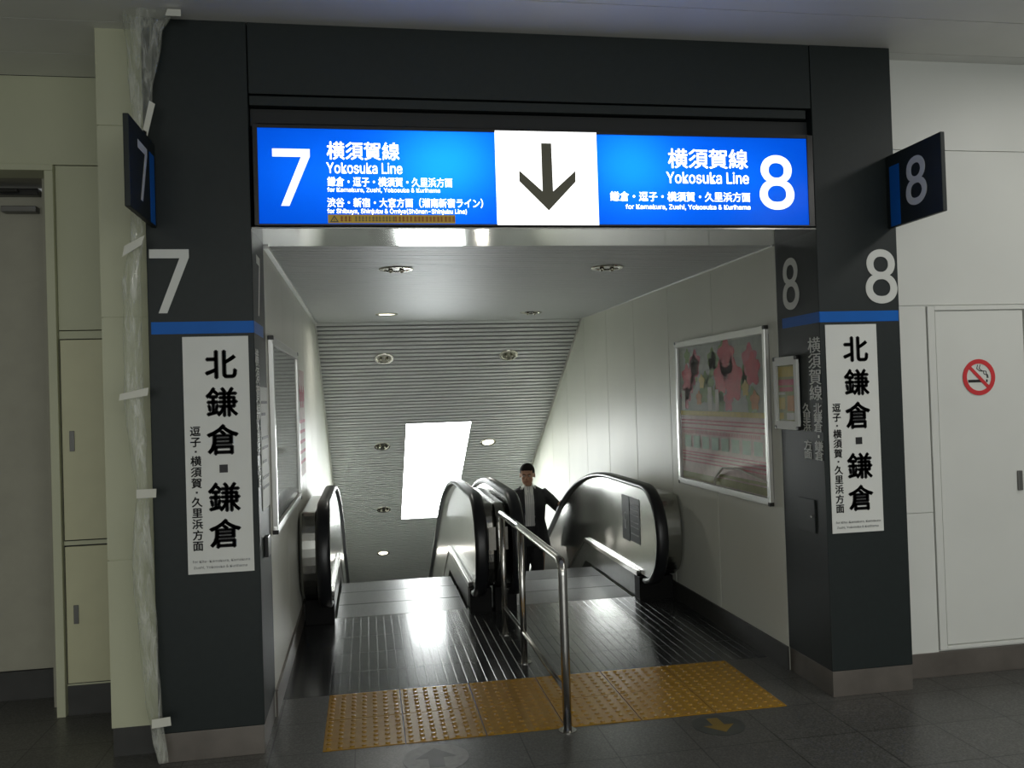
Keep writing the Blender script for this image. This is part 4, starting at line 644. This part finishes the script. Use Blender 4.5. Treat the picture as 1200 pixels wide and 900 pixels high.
# ------------------------------------------------------------------ escalators
def rail_path(off=0.0, ystop=12.6):
    """(y, z) line of the handrail crown, offset inwards by off"""
    pts = []; cy, cz, rr = 2.275, .553, .397-off
    for i in range(17):
        a = math.radians(-93+(-177)*i/16) if False else math.radians(270-180*i/16-3*(1-i/16)*0)
        pts.append((cy+rr*math.cos(a), cz+rr*math.sin(a)))
    zt = .95-off; slope0 = .416-off/math.cos(math.radians(30)); yv = 5.3-(zt-slope0)/TAN
    T = 1.2; R_ = T/math.tan(math.radians(15)); ys_ = yv-T
    for i in range(15):
        a = math.radians(30)*i/14; pts.append((ys_+R_*math.sin(a), zt-R_*(1-math.cos(a))))
    pts.append((ystop, slope0-(ystop-5.3)*TAN)); return pts
def deck_z(y, z=.205): return z if y < 4.12 else z-(y-4.12)*TAN
def balustrade(esc, xi, d, xo, lab):
    """xi = lane-side face, d = +1 when the body lies towards +X, xo = outer face"""
    B = thing('balustrade', (xi, 2.3, 0), None, None); COL.objects.unlink(B); COL.objects.link(B)
    B.parent = esc; B.location = Vector((xi, 2.3, 0))-org(esc); tag(B, lab)
    X = lambda k: xi+d*k
    def pr(poly_, a, b): return MB().prism(poly_, 'X', *sorted((X(a), X(b))))
    pp = rail_path(.045); bot = [(12.6, deck_z(12.6)), (4.12, .205), (2.275, .205)]
    pr([p for p in pp if p[1] > .205 or p[0] > 4]+bot, .030, .075).build('panel', 'steel_panel', B, .003)
    tr = MB(); tp_ = rail_path(.037)
    sw = [(X(.026), y, z) for y, z in tp_]; tr.tube(sw, .006, 6); tr.build('panel_trim', 'stainless', B, smooth=True)
    # handrail: broad flat belt riding on the panel edge
    hp = rail_path(.018); hv = []; n = len(hp); prof = [(-.0, -.022), (-.004, -.004), (.006, .014), (.024, .020), (.066, .020), (.084, .014), (.094, -.004), (.090, -.022), (.075, -.026), (.015, -.026)]
    hm = MB(); vs = []
    for i, (y, z) in enumerate(hp):
        y0, z0 = hp[max(i-1, 0)]; y1, z1 = hp[min(i+1, n-1)]; l = math.hypot(y1-y0, z1-z0); ny, nz = -(z1-z0)/l, (y1-y0)/l
        vs += [(X(a), y+ny*b_, z+nz*b_) for a, b_ in prof]
    kq = len(prof); fs = [(i*kq+k, i*kq+(k+1) % kq, (i+1)*kq+(k+1) % kq, (i+1)*kq+k) for i in range(n-1) for k in range(kq)]+[tuple(range(kq)), tuple((n-1)*kq+k for k in range(kq))]
    hm.add(vs, fs).build('handrail', 'black', B, smooth=True)
    w = abs(xo-xi)
    if w > .11:                                     # outer cover, set back a little behind the belt
        cp = [(max(y, 2.075) if y < 2.3 else y, z) for y, z in rail_path(.085)]
        cp = [(y+.20*max(0, (2.275-y)/.4) if y < 2.275 else y, z) for y, z in rail_path(.085)]
        pr([p for p in cp if p[1] > .22 or p[0] > 4]+[(12.6, deck_z(12.6)-.2), (4.12, .215), (2.30, .215)], .095, w-.002).build('cover', 'steel_panel', B, .02)
    pr([(2.42, .188), (4.12, .188), (12.6, deck_z(12.6)-.017), (12.6, deck_z(12.6)+.02), (4.11, .232), (2.42, .232)], -.004, .029).build('deck', 'stainless', B, .004)
    pr([(2.50, .002), (4.12, .002), (12.6, deck_z(12.6)-.42), (12.6, deck_z(12.6)-.018), (4.12, .187), (2.50, .187)], .006, .10).build('skirt', 'skirt_steel', B)
    pr([(2.36, .0), (2.499, .0), (2.499, .187), (2.41, .187), (2.36, .19)], .0, max(.1, w-.012)).build('base', 'newel_black', B, .004)
    return B
e1 = thing('escalator', (.235, 2.5, 0), 'left escalator beside the left passage wall with skylight glare on its plates', 'escalator', 'escalators down to the platform')
e2 = thing('escalator', (1.62, 2.5, 0), 'right escalator carrying the man in a dark suit', 'escalator', 'escalators down to the platform')
bl = balustrade(e1, -.285, -1, XL+.014, 'balustrade against the left wall'); bcl = balustrade(e1, .752, 1, .934, 'balustrade in the middle')
bcr = balustrade(e2, 1.120, -1, .936, 'balustrade in the middle'); br = balustrade(e2, 2.125, 1, XR-.014, 'balustrade against the right wall')
def lane(esc, x0, x1):
    for a, b_ in ((2.522, 2.948), (2.954, 3.405)):
        m = MB().box(x0, x1, a, b_, -.03, -.004); n = int((x1-x0)/.0145)
        for i in range(n): m.box(x0+.006+i*.0145, x0+.006+i*.0145+.009, a+.006, b_-.006, -.0041, 0)
        m.build('landing_plate', 'plate', esc)
    zs = [0, -.088, -.20, -.40, -.62, -.845]
    for i in range(13):
        y = 3.412+.4*i; z = zs[i] if i < 6 else -.845-.231*(i-5)
        m = MB().box(x0+.004, x1-.004, y, y+.397, z-.02, z-.006).box(x0+.004, x1-.004, y, y+.012, z-.24, z-.0205); n = int((x1-x0)/.0145)
        for k in range(n): m.box(x0+.008+k*.0145, x0+.008+k*.0145+.009, y, y+.396, z-.0061, z)
        m.build('step', 'plate', esc)
lane(e1, -.272, .740); lane(e2, 1.132, 2.112)
# stickers
m = MB().box(2.1515, 2.154, 2.668, 2.872, .425, .803).box(2.1515, 2.154, 2.39, 2.648, .44, .805); nt_ = m.build('notice_sticker', 'charcoal', br); tag(nt_, 'pair of dark notice stickers')
pl = Plane((2.1515, 0, 0), (0, -1, 0), (-1, 0, 0)); m = MB()
put(m, pl, ring(-2.77, .62, .035, .045, 24)); put(m, pl, rect(-2.80, -2.74, .52, .60)); m.build('pictogram', 'grey_ink', nt_); m = MB()
for z in (.74, .70, .66, .60, .56, .50): put(m, pl, rect(-2.62, -2.42, z, z+.012))
m.build('print', 'grey_ink', nt_)
PLc = Plane((0, 2.056, 0), (1, 0, 0), (0, -1, 0))
# front plates of the middle newel
for esc_, xa, xb, lab in ((bcl, .875, .928, 'pale label plate'), (bcr, .985, 1.020, 'pale label plate')):
    o = MB().box(xa, xb, 2.085, 2.092, .53, .70).build('label_plate', 'poster_pale', esc_); tag(o, lab)

# ------------------------------------------------------------------ downlights
def downlight(x, t, lit, label, slope):
    base = SP(x, t, 0) if slope else Vector((x, t, HC))
    d = thing('downlight', base, label, 'downlight', 'downlights in the slatted ceilings')
    if slope: a, n = U, N
    else: a, n = Vector((0, 1, 0)), Vector((0, 0, 1))
    e = Vector((1, 0, 0))
    def disc(mb, r0, r1, d0, d1, k=28):
        vs = []
        for i in range(k):
            c, s = math.cos(2*math.pi*i/k), math.sin(2*math.pi*i/k)
            vs += [base+(e*c+a*s)*r0+n*d0, base+(e*c+a*s)*r1+n*d1]
        mb.add(vs, [(2*i, 2*i+1, (2*i+3) % (2*k), (2*i+2) % (2*k)) for i in range(k)]); return mb
    m = MB(); disc(m, .112, .108, -.001, -.008); disc(m, .108, .088, -.008, -.008); disc(m, .088, .080, -.008, -.002); m.build('trim_ring', 'chrome', d, smooth=True, fix=False)
    m = MB(); disc(m, .0801, .0001, -.002, -.0015); m.build('lamp' if lit else 'reflector', 'lamp_on' if lit else 'lamp_off', d, fix=False)
    if not lit:
        for s in (-.035, .035): MB().ell(base+e*s-n*.012, (.016, .016, .016), 10, 6).build('lamp', 'chrome', d, smooth=True)
    else:
        L_ = area('downlight_glow', base-n*.02, .14, .14, 6 if slope else 8, (1, .96, .88)); L_.data.spread = math.radians(170)
        L_.rotation_euler = (math.radians(-30), 0, 0) if slope else (0, 0, 0)
T_ = lambda y: (y-YS)/c30
for x, y, lit, slope, lab in (
    (.216, 1.31, 0, 0, 'unlit downlight in the flat slatted ceiling, front left, nearest the sign'), (1.63, 1.30, 0, 0, 'unlit downlight in the flat slatted ceiling, front right'),
    (.223, 4.25, 1, 0, 'lit downlight in the flat slatted ceiling at its far left'), (1.686, 4.29, 0, 0, 'unlit downlight in the flat slatted ceiling at its far right'),
    (.218, 5.738, 0, 1, 'unlit downlight high on the left of the sloping ceiling'), (1.682, 5.73, 0, 1, 'unlit downlight high on the right of the sloping ceiling'),
    (.20, 7.676, 0, 1, 'unlit downlight left of the skylight on the sloping ceiling'), (1.677, 7.678, 1, 1, 'lit downlight right of the skylight on the sloping ceiling'),
    (.225, 9.603, 0, 1, 'unlit downlight level with the lower left corner of the skylight'), (.22, 11.329, 1, 1, 'lit downlight low on the sloping ceiling below the skylight')):
    downlight(x, T_(y) if slope else y, lit, lab, slope)

# ------------------------------------------------------------------ plastic sheet gathered down the left column
ps = thing('plastic_sheet', (-1.06, -.05, 0), 'clear plastic sheet hanging from the ceiling down the left column edge', 'plastic sheet')
prof = [(3.535, -1.068, -.845), (3.45, -1.065, -.895), (3.30, -1.058, -.922), (3.18, -1.05, -.945), (3.08, -1.045, -.955), (3.0, -1.04, -.985), (2.94, -1.035, -.995), (2.7, -1.05, -.995), (2.5, -1.062, -1.0), (2.42, -1.072, -1.012),
        (2.27, -1.102, -1.02), (2.0, -1.105, -1.022), (1.75, -1.108, -1.022), (1.6, -1.104, -1.016), (1.45, -1.085, -1.014), (1.3, -1.062, -1.012), (1.15, -1.078, -1.008), (.95, -1.095, -.998), (.7, -1.075, -.99), (.45, -1.058, -.985), (.30, -1.048, -.978), (.22, -1.03, -.972), (.12, -1.02, -.962), (.03, -1.0, -.955)]
vs = []; fs = []; R = random.Random(5); seg = 26; rows = []
for i in range(len(prof)-1):
    for k in range(4):
        f = k/4; rows.append(tuple(prof[i][j]*(1-f)+prof[i+1][j]*f for j in range(3)))
rows.append(prof[-1])
for z, xa, xb in rows:
    cx, rx = (xa+xb)/2, (xb-xa)/2
    for k in range(seg):
        a = 2*math.pi*k/seg; wr = 1+.13*math.sin(5*a+z*7)+.08*math.sin(9*a-z*13)+R.uniform(-.05, .05)
        yy = -.062+min(rx*.6, .052)*math.sin(a)*wr
        vs.append((cx+rx*math.cos(a)*(1+.06*math.sin(z*21+3*a)), min(yy, -.004), z))
for i in range(len(rows)-1):
    for k in range(seg): fs.append((i*seg+k, i*seg+(k+1) % seg, (i+1)*seg+(k+1) % seg, (i+1)*seg+k))
MB().add(vs, fs).build('film', 'film', ps, smooth=True)
for pts in (((-.985, 2.945), (-.962, 2.935), (-.925, 3.085), (-.95, 3.10)), ((-1.04, 2.955), (-.965, 2.90), (-.965, 2.955), (-1.02, 2.985)), ((-1.085, 2.375), (-1.0, 2.43), (-.985, 2.475), (-1.075, 2.425)),
            ((-1.115, 1.715), (-.99, 1.735), (-.985, 1.772), (-1.11, 1.745)), ((-1.05, 1.265), (-.965, 1.265), (-.963, 1.305), (-1.05, 1.305)), ((-1.01, .212), (-.925, .218), (-.928, .258), (-1.008, .252)),
            ((-.87, 3.50), (-.80, 3.50), (-.80, 3.532), (-.86, 3.532))):
    yb_ = -.122 if pts[0][0] < -.96 and pts[0][1] > .3 and pts[1][0] < -.93 else -.122
    MB().prism(pts, 'Y', yb_, yb_+.003).build('tape', 'tape', ps)

# ------------------------------------------------------------------ the man on the right escalator
def remesh(mb, vox, name, o, smooth_it=2):
    me = mb.mesh('tmp', Vector((0, 0, 0))); ob = bpy.data.objects.new('tmp', me); COL.objects.link(ob)
    r = ob.modifiers.new('r', 'REMESH'); r.mode = 'VOXEL'; r.voxel_size = vox
    if smooth_it: s = ob.modifiers.new('s', 'SMOOTH'); s.iterations = smooth_it; s.factor = .5
    dg = bpy.context.evaluated_depsgraph_get(); nm = bpy.data.meshes.new_from_object(ob.evaluated_get(dg)); bpy.data.objects.remove(ob)
    nm.name = name; nm.materials.clear()
    for p_ in nm.polygons: p_.use_smooth = True
    return nm
MAN = Vector((1.835, 5.56, -.845))
man = thing('person', MAN, 'man in dark suit and open white striped shirt riding the right escalator, hand on handrail', 'person')
def pobj(name, me, m):
    o = bpy.data.objects.new(name, me); COL.objects.link(o); me.materials.append(M[m]); o.parent = man; return o
hrot = Matrix.Rotation(math.radians(-16), 3, 'Z') @ Matrix.Rotation(math.radians(6), 3, 'X')
HC_ = Vector((-.012, -.028, 1.602))
def hp_(x, y, z): return HC_+hrot @ Vector((x, y, z))
bd = MB()
bd.loft([(0, 0, .82, .15, .10), (0, 0, .95, .155, .105), (0, 0, 1.10, .14, .095), (0, -.005, 1.28, .165, .11), (0, 0, 1.38, .165, .095), (0, .0, 1.44, .10, .07), (-.003, -.005, 1.48, .055, .055)])
bd.tube([(-.0, .0, 1.44), (-.006, -.012, 1.50), (-.010, -.02, 1.56)], [.062, .055, .056])
for sx in (-1, 1):
    bd.tube([(sx*.09, 0, .90), (sx*.10, -.02, .70), (sx*.10, -.03, .48), (sx*.10, .0, .28), (sx*.10, .02, .09)], [.085, .075, .055, .05, .038])
    bd.tube([(sx*.10, .03, .05), (sx*.105, -.06, .045), (sx*.11, -.16, .035)], [.04, .04, .03])
LA = [(.150, .0, 1.385), (.255, -.0, 1.30), (.350, -.02, 1.20), (.356, -.14, 1.225), (.348, -.225, 1.268)]
RA = [(-.165, .0, 1.405), (-.215, .01, 1.28), (-.245, .02, 1.13), (-.245, -.04, 1.0), (-.235, -.09, .89)]
bd.tube(LA, [.055, .048, .040, .036, .027]); bd.tube(RA, [.055, .048, .040, .036, .027])
# left hand closed over the belt, right hand hanging relaxed
bd.ell((.345, -.268, 1.292), (.040, .048, .016), rot=Matrix.Rotation(math.radians(-28), 3, 'X'))
for k, (fx, ln) in enumerate(((.312, .9), (.334, 1.05), (.356, 1.0), (.377, .8))):
    bd.tube([(fx, -.292, 1.302), (fx, -.292-.036*ln, 1.320), (fx, -.292-.060*ln, 1.322), (fx, -.292-.074*ln, 1.308)], [.0095, .009, .008, .007], 8)
bd.tube([(.318, -.250, 1.286), (.296, -.275, 1.286), (.288, -.300, 1.280), (.292, -.318, 1.268)], [.012, .011, .010, .008], 8)
bd.ell((-.232, -.115, .835), (.018, .040, .050))
for k, fy in enumerate((-.145, -.124, -.103, -.083)):
    bd.tube([(-.230, fy, .80), (-.226, fy-.004, .765), (-.216, fy-.004, .735), (-.203, fy-.002, .718-.004*(k in (1, 2)))], [.0095, .009, .008, .007], 8)
bd.tube([(-.226, -.145, .855), (-.214, -.165, .82), (-.204, -.168, .785)], [.012, .011, .009], 8)
# head: skull, jaw, brow, nose, lips, cheeks, ears
bd.ell(hp_(0, .012, .025), (.083, .096, .095), 24, 16, hrot); bd.ell(hp_(0, -.022, -.045), (.067, .070, .072), 24, 16, hrot)
bd.ell(hp_(0, -.060, -.092), (.030, .026, .022), 14, 10, hrot); bd.ell(hp_(0, -.078, .022), (.052, .016, .012), 14, 8, hrot)
bd.tube([hp_(0, -.084, .016), hp_(0, -.098, -.012), hp_(0, -.108, -.030)], [.009, .011, .014], 8); bd.ell(hp_(0, -.093, -.036), (.020, .013, .010), 10, 8, hrot)
for sx in (-1, 1):
    bd.ell(hp_(sx*.040, -.062, -.022), (.024, .022, .020), 12, 8, hrot); bd.ell(hp_(sx*.085, .010, -.006), (.009, .018, .031), 12, 8, hrot)
bd.ell(hp_(0, -.087, -.060), (.024, .009, .007), 12, 8, hrot)
body = pobj('body', remesh(bd, .006, 'body', man), 'skin')
hm = MB(); hm.ell(hp_(0, .020, .040), (.089, .100, .097), 28, 18, hrot)
hme = remesh(hm, .006, 'hair', man, 1); bmh = bmesh.new(); bmh.from_mesh(hme); inv = hrot.inverted()
def hair_keep(p):
    q_ = inv @ (p-HC_); front = -.035-.0*q_.z
    return q_.z > .060+.25*max(0, -q_.y-.062) or (q_.y > -.045 and q_.z > .028) or (q_.y > .028 and q_.z > -.052) or (q_.y > -.012 and q_.z > .012)
bmesh.ops.delete(bmh, geom=[f for f in bmh.faces if not hair_keep(f.calc_center_median())], context='FACES'); bmh.to_mesh(hme); bmh.free()
pobj('hair', hme, 'hair')
for sx in (-1, 1):
    e_ = MB().ell(hp_(sx*.031, -.0825, .003), (.0135, .006, .006), 12, 8, hrot).mesh('eye'); eo = pobj('eye', e_, 'eye')
    i_ = MB().ell(hp_(sx*.031-.002, -.0875, .003), (.0055, .003, .0055), 10, 6, hrot).mesh('iris'); io = pobj('iris', i_, 'ink'); io.parent = eo
    pobj('eyebrow', MB().tube([hp_(sx*.013, -.094, .021), hp_(sx*.031, -.0925, .027), hp_(sx*.050, -.080, .022)], .004, 6).mesh('eyebrow'), 'hair')
pobj('mouth', MB().tube([hp_(-.020, -.090, -.060), hp_(0, -.0965, -.059), hp_(.020, -.090, -.060)], [.003, .005, .003], 8).mesh('mouth'), 'lip')
sh = MB(); sh.loft([(0, 0, .995, .166, .118), (0, -.002, 1.10, .158, .115), (0, -.008, 1.28, .180, .124), (0, 0, 1.38, .178, .106), (0, .0, 1.44, .115, .080), (-.004, -.006, 1.475, .066, .066)])
pobj('shirt', remesh(sh, .008, 'shirt', man), 'shirt')
cl = MB()
for sx in (-1, 1): cl.add([(sx*.010-.010, -.094, 1.420), (sx*.030-.010, -.112, 1.372), (sx*.058-.010, -.088, 1.430), (sx*.060-.010, -.03, 1.505), (sx*.042-.010, -.070, 1.492), (sx*.012-.010, -.088, 1.414), (sx*.030-.010, -.105, 1.368), (sx*.056-.010, -.082, 1.426), (sx*.056-.010, -.03, 1.500), (sx*.038-.010, -.064, 1.486)],
    [(0, 1, 2, 3, 4), (9, 8, 7, 6, 5)]+[(i, (i+1) % 5, 5+(i+1) % 5, 5+i) for i in range(5)])
pobj('collar', cl.mesh('collar'), 'paper')
jk = MB(); jk.loft([(.015, .0, .74, .235, .155), (.01, 0, .90, .215, .145), (0, -.0, 1.08, .186, .132), (0, -.005, 1.25, .203, .140), (0, 0, 1.36, .212, .125), (0, .004, 1.42, .185, .100), (0, .012, 1.462, .105, .082), (0, .016, 1.485, .078, .072)])
jk.tube(LA, [.078, .068, .062, .056, .044]); jk.tube(RA, [.082, .068, .060, .055, .045])
jme = remesh(jk, .010, 'jacket', man, 4); bmj = bmesh.new(); bmj.from_mesh(jme)
def open_front(p):
    w_ = .060 if p.z > 1.0 else .060+.25*(1.0-p.z)
    if p.z > 1.44: w_ = .09
    return (abs(p.x+.012) < w_ and p.y < -.02) or p.z < .752 or (p.z > 1.452 and abs(p.x) < .09) or (p.y < -.215 and p.x > .2)
bmesh.ops.delete(bmj, geom=[f for f in bmj.faces if open_front(f.calc_center_median())], context='FACES'); bmj.to_mesh(jme); bmj.free()
jo = pobj('jacket', jme, 'suit'); so = jo.modifiers.new('solid', 'SOLIDIFY'); so.thickness = .008; so.offset = -1
for sx in (-1, 1):
    lp = MB(); pts = [(sx*.052-.012, 1.47), (sx*.105-.012, 1.40), (sx*.085-.012, 1.36), (sx*.098-.012, 1.345), (sx*.056-.012, 1.14)]
    def ly(x_, z_): return -.150 + .25*abs(x_)**1.3 + (.05 if z_ > 1.42 else .012 if z_ > 1.33 else 0)
    n = len(pts); lp.add([(x_, ly(x_, z_), z_) for x_, z_ in pts]+[(x_, ly(x_, z_)+.006, z_) for x_, z_ in pts], [tuple(range(n)), tuple(range(n, 2*n))[::-1]]+[(i, (i+1) % n, n+(i+1) % n, n+i) for i in range(n)])
    pobj('lapel', lp.mesh('lapel'), 'suit')
tr = MB(); tr.loft([(0, 0, .78, .165, .118), (0, 0, .88, .172, .125), (0, 0, 1.0, .168, .120)])
for sx in (-1, 1): tr.tube([(sx*.080, 0, .88), (sx*.085-.01, -.02, .70), (sx*.088-.01, -.03, .48), (sx*.095-.005, .0, .28), (sx*.102, .012, .07)], [.105, .092, .075, .068, .062])
pobj('trousers', remesh(tr, .010, 'trousers', man), 'suit')
pobj('belt', MB().loft([(0, 0, .985, .174, .125), (0, 0, 1.018, .174, .125)]).mesh('belt'), 'suit')
for sx in (-1, 1):
    s_ = MB().ell((sx*.108, -.065, .045), (.048, .135, .045)).box(sx*.108-.042, sx*.108+.042, -.17, .05, 0, .02)
    pobj('shoe', remesh(s_, .008, 'shoe', man), 'shoe')
